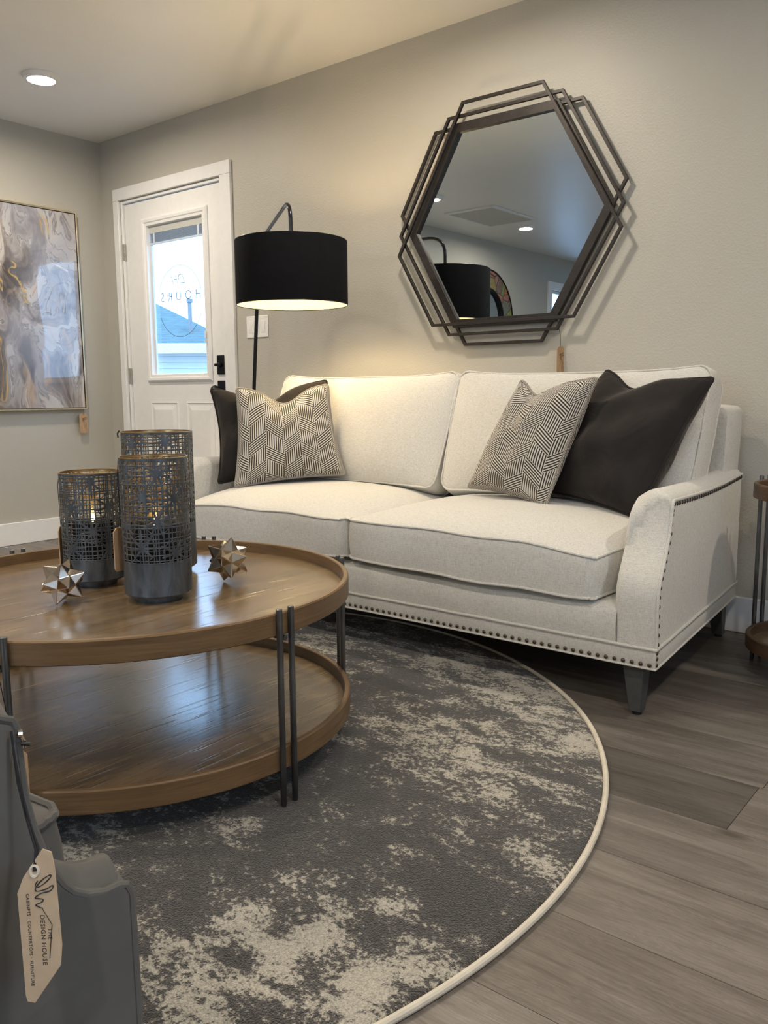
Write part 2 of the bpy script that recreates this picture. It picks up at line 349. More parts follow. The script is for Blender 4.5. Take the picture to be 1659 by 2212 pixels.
# right wall / front wall; their unseen windows are added to bring cool daylight
def wall_win(name, axis, pos, sgn, lo, hi, w0, w1, z0, z1):
    mb = MB()
    def bx(a, b, za, zb):
        if axis == 'x': mb.box((min(pos, pos+sgn*T), a, za), (max(pos, pos+sgn*T), b, zb))
        else: mb.box((a, min(pos, pos+sgn*T), za), (b, max(pos, pos+sgn*T), zb))
    bx(lo, w0, 0, H); bx(w1, hi, 0, H); bx(w0, w1, 0, z0); bx(w0, w1, z1, H)
    struct(name, mb, WALL, smooth=0)
wall_win('wall_right', 'x', RX, 1, RY-T, T, -3.2, -2.1, 1.0, 1.95)
wall_win('wall_front', 'y', RY, -1, 0, RX, 3.9, 4.9, 1.0, 2.0)
def window_frame(name, axis, pos, a, b, z0, z1, d):      # casing + sash + pane, d = inward direction
    def B(mb, a0, a1, za, zb, p0, p1):
        lo, hi = min(p0, p1), max(p0, p1)
        if axis == 'x': mb.box((lo, a0, za), (hi, a1, zb))
        else: mb.box((a0, lo, za), (a1, hi, zb))
    c = MB(); w = .09
    for q in ((a-w, a, z0-w, z1+w), (b, b+w, z0-w, z1+w), (a, b, z1, z1+w), (a, b, z0-w, z0)): B(c, *q, pos, pos+d*.018)
    o = struct(name, c, TRIM, bevel=.002)
    s_ = MB(); k = .035
    for q in ((a, a+k, z0, z1), (b-k, b, z0, z1), (a+k, b-k, z1-k, z1), (a+k, b-k, z0, z0+k), (a+k, b-k, (z0+z1)/2-.02, (z0+z1)/2+.02)): B(s_, *q, pos-d*.03, pos-d*.07)
    obj('sash', s_, TRIM, o, bevel=.002)
    g = MB(); B(g, a+k, b-k, z0+k, (z0+z1)/2-.02, pos-d*.048, pos-d*.052); B(g, a+k, b-k, (z0+z1)/2+.02, z1-k, pos-d*.048, pos-d*.052)
    obj('pane', g, GLASS, o, smooth=0)
window_frame('window_1', 'x', 0, WY0, WY1, WZ0, WZ1, 1)
window_frame('added_window_2', 'x', RX, -3.2, -2.1, 1.0, 1.95, -1)  # unseen window, added as a source of cool daylight
window_frame('added_window_3', 'y', RY, 3.9, 4.9, 1.0, 2.0, 1)  # also unseen, added for cool light from the front
# baseboards
def base(name, a, b):
    struct(name, MB().box(a, b), TRIM, bevel=.004)
CW = .09
base('baseboard_left', (0, RY, 0), (.014, -.0145, .135)); base('baseboard_back', (OX1+CW+.004, -.014, 0), (RX-.0, 0, .135))
base('trim_2', (.0145, -.014, 0), (OX0-.055, 0, .135))
# caulk line in the corner
# door casing
mb = MB().box((OX0-.055, -.018, 0), (OX0-.004, 0, OZ+.004)).box((OX1+.004, -.018, 0), (OX1+CW, 0, OZ+.004)).box((OX0-.055, -.018, OZ+.004), (OX1+CW, 0, OZ+.075))
mb.box((OX0, .0, 0), (OX0+.0175, T, OZ)).box((OX1-.008, .0, 0), (OX1, T, OZ)).box((OX0+.0175, 0, DZ+.006), (OX1-.008, T, OZ))
mb.box((OX0, T, -.02), (OX1, T+.02, .02))
struct('trim_1', mb, TRIM, bevel=.0025)
# door slab with opening for the glass
GX0, GX1, GZ0, GZ1 = .43, .975, 1.0, 1.905
dy0, dy1 = .014, .056
def raised(mb, x0, x1, z0, z1, y, prof):     # nested rectangular rings; prof = [(inset, dy)]
    rows = []
    for i, d in prof:
        rows.append([(x0+i, y-d, z0+i), (x1-i, y-d, z0+i), (x1-i, y-d, z1-i), (x0+i, y-d, z1-i)])
    mb.grid([[Vector(p) for p in r] for r in rows], cu=True)
    n = len(mb.v); mb.f.append((n-4, n-3, n-2, n-1))
mb = MB().box((DX0, dy0, .008), (GX0, dy1, DZ)).box((GX1, dy0, .008), (DX1, dy1, DZ)).box((GX0, dy0, GZ1), (GX1, dy1, DZ)).box((GX0, dy0, .008), (GX1, dy1, GZ0))
door = struct('door_1', mb, DOORW, smooth=0)
for (a, b) in ((.425, .658), (.778, 1.003)):
    p_ = MB(); raised(p_, a-.02, b+.02, .16, .845, dy0+.001, [(0, 0.), (.006, .008), (.014, .003), (.022, .003), (.05, .010), (.051, .010)])
    obj('door_panel', p_, DOORW, door, smooth=0)
# moulding around the glass
mb = MB(); m0 = .035
rows = []
for i, d in [(-m0, 0), (-m0, .008), (-.024, .017), (-.010, .015), (-.004, .010), (.010, .008), (.014, -.012), (.014, -.03)]:
    rows.append([Vector((GX0+i, dy0-d, GZ0+i)), Vector((GX1-i, dy0-d, GZ0+i)), Vector((GX1-i, dy0-d, GZ1-i)), Vector((GX0+i, dy0-d, GZ1-i))])
mb.grid(rows, cu=True)
obj('glass_moulding', mb, DOORW, door, smooth=0)
pane = obj('glass_pane', MB().box((GX0, .044, GZ0), (GX1, .047, GZ1)), GLASS, door, smooth=0)
# raised blind between the panes: headrail, slat stack
mb = MB().box((GX0+.014, .024, GZ1-.055), (GX1-.014, .040, GZ1-.014))
bl = obj('blind', mb, simple('blind_rail', (.52, .53, .50), .5, var=.01), door)
mb = MB()
for k in range(9): mb.box((GX0+.02, .026, GZ1-.060-k*.0058), (GX1-.02, .040, GZ1-.0570-k*.0058))
obj('slat_stack', mb, simple('blind_slats', (.30, .36, .44), .5, var=.01), bl, smooth=0)
mb = MB()
for xx in (GX0+.055, GX1-.075): mb.box((xx, .0235, GZ1-.118), (xx+.014, .0265, GZ1-.055))
mb.box((GX0+.02, .025, GZ1-.119), (GX1-.02, .040, GZ1-.110))
obj('bottom_rail', mb, simple('blind_clip', (.62, .68, .74), .5, var=.01), bl)
mb = MB()
for s_ in (GX0+.014, GX1-.030): mb.box((s_, .028, GZ0+.014), (s_+.016, .040, GZ1-.1))
obj('side_track', mb, simple('blue_white_track', (.62, .68, .76), .4, var=.01), door, smooth=0)
mb = MB().box((GX1-.006, -.006, 1.21), (GX1+.004, .0, 1.25)).box((GX1-.004, -.010, 1.185), (GX1+.004, -.002, 1.20))
obj('blind_slider', mb, TRIM, door)
# lettering on the outer face of the pane: reads mirrored from inside
YD = .050
dec = lambda cx, cz: (lambda x, y, z: Vector((cx-x, YD+z, cz+y)))
DEC = simple('grey_decal', (.03, .04, .05), .7, var=0)
cxd, czd = .682, 1.41
mb = text_mesh('HOURS', .078, dec(cxd+.01, czd+.035), .0003, spacing=1.8, font_kw=-.0011)
obj('hours_lettering', mb, DEC, pane, smooth=0)
mb = MB()
def arc(a0, a1, R_, n=40, cz=czd+.03): return [(cxd-R_*math.cos(t), YD, cz+R_*math.sin(t)) for t in [a0+(a1-a0)*i/n for i in range(n+1)]]
mb.tube(arc(math.radians(15), math.radians(165), .208), .0014, 5); mb.tube(arc(math.radians(203), math.radians(335), .208), .0014, 5)
obj('circle_outline', mb, DEC, pane)
mb = text_mesh('DH', .085, dec(cxd, czd+.13), .0002, shear=.4, font_kw=-.0018)
obj('monogram', mb, DEC, pane, smooth=0)
HOURTXT = simple('faint_hours', (.22, .26, .30), .8, var=0)
for i, t_ in enumerate(['MON - FRI   10 - 5', 'SATURDAY   10 - 3']):
    obj('opening_times', text_mesh(t_, .026, dec(cxd, czd-.055-i*.035), .0002), HOURTXT, pane, smooth=0) if False else None
# hardware
for z in (1.765, 1.005, .26):
    h_ = MB().box((DX0-.0035, .004, z-.05), (DX0-.0005, .0135, z+.05))
    for k in range(5): h_.tube([(DX0-.004, .004, z-.05+k*.02), (DX0-.004, .004, z-.031+k*.02)], .0062, 10)
    h_.box((DX0-.02, -.0008, z-.05), (DX0-.003, .003, z+.05))
    obj('hinge', h_, NICKEL, door, bevel=.0006)
db = obj('deadbolt', MB().box((1.054, .004, 1.0), (1.11, .014, 1.108)), BLACKM, door, bevel=.002)
mb = MB().tube([(1.082, .004, 1.054), (1.082, -.010, 1.054)], .014, 20).box((1.060, -.022, 1.046), (1.104, -.009, 1.062))
obj('thumb_turn', mb, BLACKM, db, bevel=.003)
dk = obj('door_knob_plate', MB().box((1.054, .004, .855), (1.11, .014, .965)), BLACKM, door, bevel=.002)
mb = MB().lathe([(0.0001, -.066), (.016, -.066), (.026, -.058), (.030, -.045), (.026, -.032), (.012, -.026), (.011, 0)], (0, 0, 0), 28)
mb.v = [Vector((1.082+v.x, .006+v.z, .91+v.y)) for v in mb.v]
obj('door_knob', mb, BLACKM, dk)
# ceiling fixtures
def can(x, y, label):
    t = thing('ceiling_light', label, 'light', (x, y, H-.014), 'recessed ceiling lights')
    mb = MB().lathe([(.062, -.004), (.066, -.010), (.084, -.008), (.088, 0.012), (.060, .012)], (x, y, H-.0125), 48, closed=True)
    obj('trim_ring', mb, TRIM, t, smooth=60)
    mb = MB().lathe([(.0001, 0), (.064, 0), (.064, .004), (.0001, .004)], (x, y, H-.0145), 40)
    obj('diffuser', mb, DIFF, t, smooth=30)
for i, (x, y) in enumerate(CANS):
    can(x, y, ['round recessed ceiling light glowing in the corner above the wall painting', 'round recessed light seen at the left edge of the hexagonal mirror', 'round recessed light seen in the mirror just below the ceiling grille'][i] if i < 3 else
        ['recessed ceiling light above the sofa in front of the hexagonal mirror', 'recessed ceiling light above the coffee table', 'recessed ceiling light in the middle of the room behind the camera', 'recessed ceiling light above the side table right of the sofa',
         'recessed ceiling light by the right wall window', 'recessed ceiling light in the right rear of the room', 'recessed ceiling light nearest the front wall window'][i-3])
t = thing('ceiling_vent', 'large white square return air grille on the ceiling seen in the mirror', 'vent', (.69, -3.55, H-.004))
mb = MB(); vx0, vx1, vy0, vy1 = .43, .94, -3.95, -3.19
for q in ((vx0, vy0, vx1, vy0+.03), (vx0, vy1-.03, vx1, vy1), (vx0, vy0+.03, vx0+.03, vy1-.03), (vx1-.03, vy0+.03, vx1, vy1-.03)):
    mb.box((q[0], q[1], H-.014), (q[2], q[3], H-.0005))
obj('frame', mb, TRIM, t, bevel=.002)
mb = MB()
for k in range(34):
    yy = vy0+.034+k*.0206
    mb.add([(vx0+.03, yy, H-.011), (vx1-.03, yy, H-.011), (vx1-.03, yy+.014, H-.003), (vx0+.03, yy+.014, H-.003), (vx0+.03, yy, H-.009), (vx1-.03, yy, H-.009), (vx1-.03, yy+.014, H-.001), (vx0+.03, yy+.014, H-.001)], [(0,1,2,3),(4,7,6,5),(0,4,5,1),(3,2,6,7)])
obj('louvers', mb, simple('grille_grey', (.55, .55, .54), .5, var=.02), t, smooth=0)
# ================================================================== RUG
RC = (2.92, -2.007); RR = 1.31
# (x, y, radius, value): lighter (+) and darker (-) areas of the woven design
blobs = [(3.36, -0.97, 0.13, 0.13), (3.69, -1.1, 0.13, 0.15), (3.95, -1.31, 0.1, 0.15), (3.76, -1.6, 0.11, 0.15), (3.59, -1.48, 0.07, 0.1), (3.95, -1.69, 0.1, 0.05), (2.88, -1.08, 0.1, 0.1), (2.91, -0.72, 0.12, 0.08), (4.0, -1.54, 0.08, 0.03), (3.85, -2.28, 0.04, 0.15), (3.96, -2.34, 0.04, 0.15), (4.13, -2.32, 0.05, 0.17), (4.16, -2.37, 0.045, 0.15), (4.02, -2.13, 0.04, 0.1), (3.91, -2.49, 0.035, 0.16), (3.82, -2.48, 0.035, 0.14), (3.86, -2.38, 0.035, 0.13), (3.97, -2.31, 0.035, 0.13), (3.99, -2.26, 0.035, 0.13), (4.15, -2.2, 0.05, 0.12), (4.06, -2.35, 0.04, 0.12), (3.59, -2.2, 0.035, 0.15), (3.44, -2.36, 0.06, 0.14), (3.62, -2.08, 0.04, 0.09), (3.97, -2.41, 0.035, 0.12), (3.99, -2.51, 0.04, 0.13), (4.12, -1.87, 0.06, 0.07), (4.2, -1.9, 0.05, 0.06), (3.97, -1.83, 0.05, 0.06), (3.69, -2.37, 0.04, 0.06), (3.86, -2.13, 0.08, 0.03), (3.33, -1.23, 0.07, -0.16), (3.33, -1.14, 0.05, -0.12), (3.68, -1.85, 0.15, -0.1), (3.79, -2.12, 0.1, -0.06), (3.69, -2.27, 0.1, -0.06), (4.08, -2.0, 0.09, -0.1), (4.05, -1.81, 0.05, -0.08), (4.19, -2.05, 0.08, -0.1), (3.91, -1.48, 0.05, -0.08), (4.06, -1.49, 0.06, -0.07), (3.93, -2.4, 0.03, -0.1), (3.3, -1.49, 0.06, -0.07), (3.59, -2.35, 0.1, -0.06), (4.11, -2.11, 0.05, -0.07), (4.19, -2.31, 0.04, -0.1), (4.04, -2.42, 0.04, -0.1), (3.14, -0.58, 0.12, -0.1), (3.59, -0.86, 0.06, -0.03)]
mb = MB(); NRr, NTh = 130, 360
rows = []
for i in range(NRr+1):
    r_ = max(RR*i/NRr, .0005); z = .011 if i < NRr else .002
    rows.append([Vector((RC[0]+r_*math.cos(2*PI*k/NTh), RC[1]+r_*math.sin(2*PI*k/NTh), z)) for k in range(NTh)])
mb.grid(rows, cu=True)
rug = thing('round_rug', 'large round cream and charcoal distressed rug under the coffee table', 'rug', (RC[0], RC[1], 0))
ro = obj('pile', mb, RUG, rug, smooth=60)
at = ro.data.attributes.new('light', 'FLOAT', 'POINT')
for i, v in enumerate(ro.data.vertices):
    x, y = v.co.x+RC[0], v.co.y+RC[1]; s_ = .515
    for bx_, by_, br, bv_ in blobs: s_ += bv_*math.exp(-((x-bx_)**2+(y-by_)**2)/(2*(br*.9)**2))
    at.data[i].value = s_
mb = MB().tube([(RC[0]+(RR+.003+.0008*math.sin(k*.21))*math.cos(2*PI*k/300), RC[1]+(RR+.003+.0008*math.sin(k*.21))*math.sin(2*PI*k/300), .0075) for k in range(300)], .0068, 10, closed=True)
obj('binding', mb, BIND, rug)
# ================================================================== COFFEE TABLE
def round_table(name, label, c, rad, levels, pairs, legr, leg_top, gap, top_mats, floor_z, legmat):
    t = thing(name, label, 'table', (c[0], c[1], floor_z))
    for nm, zt, zb, dep in levels:
        mb = MB().lathe([(.0001, zt-dep), (rad-.016, zt-dep)], (c[0], c[1], 0), 128)
        mb.lathe([(rad-.016, zb+.003), (.0001, zb+.003)], (c[0], c[1], 0), 128)
        tr_ = obj(nm, mb, top_mats[0], t)
        mb = MB().lathe([(rad-.017, zt-dep-.012), (rad-.014, zt-.002), (rad-.012, zt), (rad-.003, zt), (rad, zt-.003), (rad, zb+.002), (rad-.002, zb), (rad-.014, zb)], (c[0], c[1], 0), 160, closed=True)
        obj('rim', mb, top_mats[1], tr_, smooth=40)
    for a in pairs:
        for s_ in (-1, 1):
            aa = math.radians(a)+s_*gap/2/(rad+legr)
            x, y = c[0]+(rad+legr*.8)*math.cos(aa), c[1]+(rad+legr*.8)*math.sin(aa)
            mb = MB().lathe([(.0001, 0), (legr*.8, 0), (legr*.85, .004), (legr, .006), (legr, leg_top-floor_z-.002), (legr-.002, leg_top-floor_z), (.0001, leg_top-floor_z)], (x, y, floor_z), 16)
            obj('leg', mb, legmat, t)
    return t
CT = (3.066, -1.987)
ct = round_table('coffee_table', 'round two-tier brown oak coffee table with paired gunmetal rod legs', CT, .55,
    [('tabletop', .438, .389, .030), ('lower_shelf', .140, .090, .030)], [0, 60, 120, 180, -120, -60], .0068, .449, .034, (OAK, OAKRIM), .0115, GUN)
mb = MB()
for a in (0, 60, 120):
    ca, sa = math.cos(math.radians(a)), math.sin(math.radians(a))
    mb.tube([(CT[0]-.555*ca, CT[1]-.555*sa, .382), (CT[0]+.555*ca, CT[1]+.555*sa, .382)], .006, 8)
obj('crossbar', mb, GUN, ct)
TZ = .408
# ================================================================== STARS
def star(name, label, c, R_, rot, group='stellated metal stars on the coffee table'):
    bm = bmesh.new(); bmesh.ops.create_icosphere(bm, subdivisions=1, radius=1)
    phi = (1+5**.5)/2
    ico = [v.co.normalized() for v in bm.verts]; faces = [[v.index for v in f.verts] for f in bm.faces]; bm.free()
    # small stellated dodecahedron: spikes on 12 dodecahedron faces; core vertices = icosphere face centres
    core = [((ico[a]+ico[b]+ico[c_])/3).normalized()*.60 for a, b, c_ in faces]
    Rm = Matrix.Rotation(rot[0], 3, 'X') @ Matrix.Rotation(rot[1], 3, 'Y') @ Matrix.Rotation(rot[2], 3, 'Z')
    pts = [Rm @ (p_*R_) for p_ in ico]+[Rm @ (p_*R_) for p_ in core]
    zmin = min(p_.z for p_ in pts); mb = MB()
    for i in range(12):
        adj = [k for k, f in enumerate(faces) if i in f]
        ax = ico[i]; a0 = core[adj[0]]-ax*core[adj[0]].dot(ax); a0.normalize(); b0 = ax.cross(a0)
        adj.sort(key=lambda k: math.atan2(core[k].dot(b0), core[k].dot(a0)))
        for q in range(5):
            p1, p2 = core[adj[q]], core[adj[(q+1) % 5]]
            L_ = [Rm @ (v*R_)+Vector(c)+Vector((0, 0, -zmin)) for v in (ico[i], p1, p2)]
            mb.add(L_, [(0, 1, 2)])
    o = obj(name, mb, CHAMP, loc=c, smooth=0, label=label, category='ornament', group=group)
    me = o.data; bm = bmesh.new(); bm.from_mesh(me); bmesh.ops.remove_doubles(bm, verts=bm.verts, dist=.0001); bmesh.ops.recalc_face_normals(bm, faces=bm.faces); bm.to_mesh(me); bm.free()
    bv = o.modifiers.new('bevel', 'BEVEL'); bv.width = .0016; bv.segments = 2
    return o
star('metal_star', 'champagne metallic star ornament left of the front lantern nearest the table edge', (3.062, -2.165, TZ), .060, (.35, .45, .9))
star('metal_star', 'champagne metallic star ornament standing alone right of the lanterns', (3.205, -1.785, TZ), .064, (.0, .3, .2))
star('metal_star', 'champagne metallic star ornament half hidden between the small and front lanterns', (2.815, -1.86, TZ), .056, (.9, .2, .4))
# ================================================================== LANTERNS
def seg_d(px_, py_, ax, ay, bx_, by_):
    dx, dy = bx_-ax, by_-ay; L2 = dx*dx+dy*dy
    t = max(0, min(1, ((px_-ax)*dx+(py_-ay)*dy)/L2)); return math.hypot(px_-ax-t*dx, py_-ay-t*dy)
def lantern(label, c, R_, z_solid, z_top, seed, cell=.0011):
    rnd = random.Random(seed)
    t = thing('candle_lantern', label, 'lantern', (c[0], c[1], TZ), 'pierced metal lanterns on the coffee table')
    z0 = TZ+.012
    mb = MB().lathe([(.0001, 0), (R_*.68, 0), (R_*.70, .004), (R_*.70, .016), (.0001, .016)], (c[0], c[1], TZ), 64)
    obj('foot', mb, ZINC, t)
    mb = MB().lathe([(.0001, z0+.004), (R_*.94, z0+.004), (R_, z0+.009), (R_, z_solid), (R_-.0016, z_solid), (R_-.0016, z0+.008), (.0001, z0+.008)], (c[0], c[1], 0), 96)
    obj('base_cup', mb, ZINC, t)
    hgt = z_top-z_solid; circ = 2*PI*R_; NX = int(circ/cell); NZ = int(hgt/cell)
    mask = [[False]*NX for _ in range(NZ)]
    def fill(test, u0, u1, v0, v1):
        for j in range(max(0, int(v0/cell)), min(NZ, int(v1/cell)+1)):
            vv = (j+.5)*cell
            for i in range(int(u0/cell)-1, int(u1/cell)+2):
                if test((i+.5)*cell, vv): mask[j][i % NX] = True
    u = 0.
    while u < circ:                                   # irregular verticals and horizontals
        w = rnd.choice([.0016, .0022, .0032]); fill(lambda a, b, u=u, w=w: abs(a-u) < w/2+.0002, u-.004, u+.004, 0, hgt); u += rnd.choice([.0060, .0085, .0120, .0135])
    v = .002
    while v < hgt:
        w = rnd.choice([.0016, .0020, .0028]); fill(lambda a, b, v=v, w=w: abs(b-v) < w/2+.0002, 0, circ, v-.004, v+.004); v += rnd.choice([.0060, .0085, .0115, .0130])
    nst = max(4, int(circ/.082)); lay = max(1, int(round(hgt/.058)))
    for li in range(lay):
        for si in range(nst):
            cu = (si+.5*(li % 2))*circ/nst+rnd.uniform(-.006, .006); cv_ = (li+.5)*hgt/lay+rnd.uniform(-.008, .008)
            ph = rnd.uniform(0, .4); segs = []
            for k in range(8):
                a = ph+k*PI/4; L_ = rnd.uniform(.026, .045); segs.append((cu, cv_, cu+L_*math.cos(a), cv_+L_*math.sin(a)))
            def test(a, b, segs=segs, cu=cu, cv_=cv_):
                d = math.hypot(a-cu, b-cv_)
                if d < .0075: return True
                for s_ in segs:
                    w = .0036-.0022*min(1, d/.04)
                    if seg_d(a, b, *s_) < w: return True
                return abs(d-.030) < .0009
            fill(test, cu-.046, cu+.046, cv_-.046, cv_+.046)
    for j in range(NZ):
        if j*cell > hgt-.008 or j < 1: mask[j] = [True]*NX
    vid = {}; vs = []; fs = []
    def V(i, j):
        i %= NX
        if (i, j) not in vid:
            vid[(i, j)] = len(vs); a = 2*PI*i/NX; vs.append((c[0]+R_*math.cos(a), c[1]+R_*math.sin(a), z_solid+j*hgt/NZ))
        return vid[(i, j)]
    for j in range(NZ):
        for i in range(NX):
            if mask[j][i]: fs.append((V(i, j), V(i+1, j), V(i+1, j+1), V(i, j+1)))
    mb = MB(); mb.v = [Vector(p) for p in vs]; mb.f = fs
    me = bpy.data.meshes.new('lattice'); L = Vector((c[0], c[1], TZ)); me.from_pydata([tuple(v_-L) for v_ in mb.v], [], fs)
    o = bpy.data.objects.new('pierced_screen', me); COL.objects.link(o); o.parent = t; me.materials.append(ZINC); me.materials.append(GOLD)
    sm = o.modifiers.new('thick', 'SOLIDIFY'); sm.thickness = .0011; sm.offset = -1; sm.material_offset = 1; sm.material_offset_rim = 0; me.shade_smooth()
    mb = MB().lathe([(R_+.0006, z_top-.002), (R_+.0010, z_top), (R_-.0024, z_top), (R_-.002, z_top-.002)], (c[0], c[1], 0), 96, closed=True)
    obj('rolled_rim', mb, GOLD, t)
    return t
def led_candle(c, R_, zt, label, lit=True):
    t = thing('pillar_candle', label, 'candle', (c[0], c[1], TZ+.022), 'candles inside the lanterns')
    mb = MB().lathe([(.0001, TZ+.022), (R_, TZ+.022), (R_, zt), (R_-.004, zt), (R_-.008, zt-.012), (.0001, zt-.014)], (c[0], c[1], 0), 48)
    obj('holder', mb, BLK, t)
    mb = MB().lathe([(R_-.001, zt), (R_-.001, zt+.045), (R_-.0025, zt+.045), (R_-.0025, zt)], (c[0], c[1], 0), 48, closed=True)
    obj('glass_sleeve', mb, GLASS, t)
    mb = MB().lathe([(.0001, zt-.006), (.005, zt-.003), (.0065, zt+.003), (.005, zt+.011), (.002, zt+.017), (.0001, zt+.019)], (c[0], c[1], 0), 16)
    if lit: obj('flame', mb, FLAME, t)
LT = [('pierced zinc lantern at the front of the group, a wooden tag on its left side', (3.205, -2.000), .0787, .505, .750, 3),
      ('smallest pierced zinc lantern, at the left of the group with a black cord', (2.937, -2.001), .0765, .480, .700, 5),
      ('tallest pierced zinc lantern standing behind the front one', (2.953, -1.804), .0940, .545, .795, 9)]
for lb, c, R_, zs, zt, sd in LT: lantern(lb, c, R_, zs, zt, sd)
led_candle(LT[0][1], .052, .588, 'black cup candle with amber flame inside the front lantern')
led_candle(LT[1][1], .050, .575, 'black cup candle with amber flame inside the smallest lantern')
led_candle(LT[2][1], .060, .600, 'black cup candle inside the tallest lantern behind', False)
# ================================================================== TAGS
def tag_shape(name, label, fr, Lh, w, th, mat, marks, group='shop hang tags', cord=None, eyelet=None, chamf=.35, poly=None):
    """fr(a,b,c): a along width, b down the length from the top, c out of the face"""
    t = thing(name, label, 'tag', fr(0, Lh/2, 0), group)
    ch = w*chamf
    poly = poly or [(-w/2+ch, 0), (w/2-ch, 0), (w/2, ch), (w/2, Lh-ch*.6), (w/2-ch*.6, Lh), (-w/2+ch*.6, Lh), (-w/2, Lh-ch*.6), (-w/2, ch)]
    obj('board', MB().prism(poly, -th/2, th/2, fr), mat, t, bevel=th*.2)
    if eyelet:
        mb = MB().tube([fr(eyelet[0]+.0026*math.cos(k*PI/8), eyelet[1]+.0036*math.sin(k*PI/8), th/2) for k in range(16)], .0011, 6, closed=True)
        obj('eyelet', mb, BIND, t)
    for nm, mbx, mt in marks: obj(nm, mbx, mt, t, smooth=0)
    if cord: obj('cord', cord, STRING, t)
    return t
def logo(fr, Lh, w, th, r_=.0007, sx=1.):
    """two looping script letters above a roof line"""
    mb = MB(); c = th/2+.0002
    def P_(a, b): return fr(a*w, b*Lh, c)
    def curve(pts, n=8):
        out = []
        for i in range(len(pts)-1):
            p0, p1, p2, p3 = pts[max(i-1, 0)], pts[i], pts[i+1], pts[min(i+2, len(pts)-1)]
            for k in range(n):
                t = k/n; out.append(tuple(.5*((2*p1[q])+(-p0[q]+p2[q])*t+(2*p0[q]-5*p1[q]+4*p2[q]-p3[q])*t*t+(-p0[q]+3*p1[q]-3*p2[q]+p3[q])*t**3) for q in (0, 1)))
        out.append(pts[-1]); return [P_(*p_) for p_ in out]
    s1 = [(-.05, .235), (-.12, .26), (-.05, .275), (.15, .25), (.32, .215), (.36, .20), (.28, .20), (.05, .235), (-.12, .28), (-.12, .30), (0, .30), (.22, .285), (.36, .265), (.40, .275), (.30, .30), (.05, .315),
          (-.08, .33), (-.16, .345), (-.05, .35), (.08, .355), (.02, .375), (-.15, .39), (-.05, .405), (.06, .415)]
    rr = [r_*(1.25-.5*abs(math.sin(i*.22))) for i in range(len(curve(s1)))]
    mb.tube(curve(s1), rr, 5)
    mb.tube([P_(.05, .42), P_(.30, .52)], r_*.7, 4); mb.tube([P_(.30, .52), P_(.17, .74)], r_*.7, 4)
    return mb
def tag_text(fr, w, Lh, th, txt, a, b, size, mat, spacing=1.):
    # text runs down the tag's length
    return ('lettering', text_mesh(txt, size, lambda x, y, z: fr(a*w+y, b*Lh+x, th/2+.0001+z), .0001, spacing=spacing), mat)
# big kraft tag hanging on the grey chair: frame built from the chair's axes
rh = Vector((math.cos(YAW), math.sin(YAW), 0)); hh = Vector((-math.sin(YAW), math.cos(YAW), 0)); zz = Vector((0, 0, 1))
O = Vector((4.361, -2.865, .536))
CA = YAW+math.radians(34); rc_ = Vector((math.cos(CA), math.sin(CA), 0)); hc_ = Vector((-math.sin(CA), math.cos(CA), 0))
def chf(X, Z, D=0.): return O+rc_*X+hc_*D+zz*(Z-O.z)      # X along the chair's front-back line, D away from camera, Z height
# ================================================================== GREY CHAIR
chair = thing('armchair', 'grey velvet armchair with welted arm, its back half outside the left of the photo', 'armchair', tuple(chf(-.3, 0, .3)))
outline = [(.002, .05), (.001, .424), (.0004, .4857), (.0003, .530), (-.003, .5380), (-.0072, .5386), (-.018, .5371), (-.031, .5396), (-.0403, .5451), (-.0468, .5528), (-.0523, .5635), (-.0583, .581), (-.064, .6016), (-.0677, .6228), (-.0691, .6464), (-.0701, .663), (-.0702, .6744), (-.0727, .6804), (-.0798, .6830), (-.12, .690), (-.22, .694), (-.36, .68), (-.40, .62), (-.40, .05)]
NO = len(outline)
def panel(mb, poly, d0, d1, bulge, taper=.012):
    n = len(poly); cx = sum(p_[0] for p_ in poly)/n; cz = sum(p_[1] for p_ in poly)/n
    rows = []
    for k, (ins, d) in enumerate([(.0, d0+.010), (.0015, d0+.004), (.006, d0+.0005), (.02, d0-bulge*.6)]):
        rows.append([chf(x+(cx-x)*ins*2, z+(cz-z)*ins*2, d) for x, z in poly])
    rows = rows[::-1]
    for (ins, d) in [(.0, d1-.010), (.004, d1-.002), (.012, d1)]:
        rows.append([chf(x+(cx-x)*ins*2, z+(cz-z)*ins*2, d) for x, z in poly])
    o = len(mb.v); mb.grid(rows, cu=True); m = len(rows)
    mb.f.append(tuple(o+i for i in range(n))); mb.f.append(tuple(o+(m-1)*n+i for i in reversed(range(n))))
    return mb
for d0, d1 in ((0., .055), (.64, .695)):
    a_ = obj('arm', panel(MB(), outline, d0, d1, .002), GREYV, chair, smooth=50)
    w = MB().tube([chf(x, z, d0+.002) for x, z in outline[1:20]], .0032, 8)
    obj('welt', w, GREYV, a_)
    # rounded crown of the arm behind the welt
    rows = []
    for k in range(13):
        t_ = k/12; d = d0+.006+t_*.046; bz = .014*math.sin(PI*t_)
        rows.append([chf(x-.004, z-.004+bz*(1 if i < 11 else .3), d) for i, (x, z) in enumerate(outline[2:19])])
    obj('arm_crown', MB().grid(rows), GREYV, a_, smooth=180)
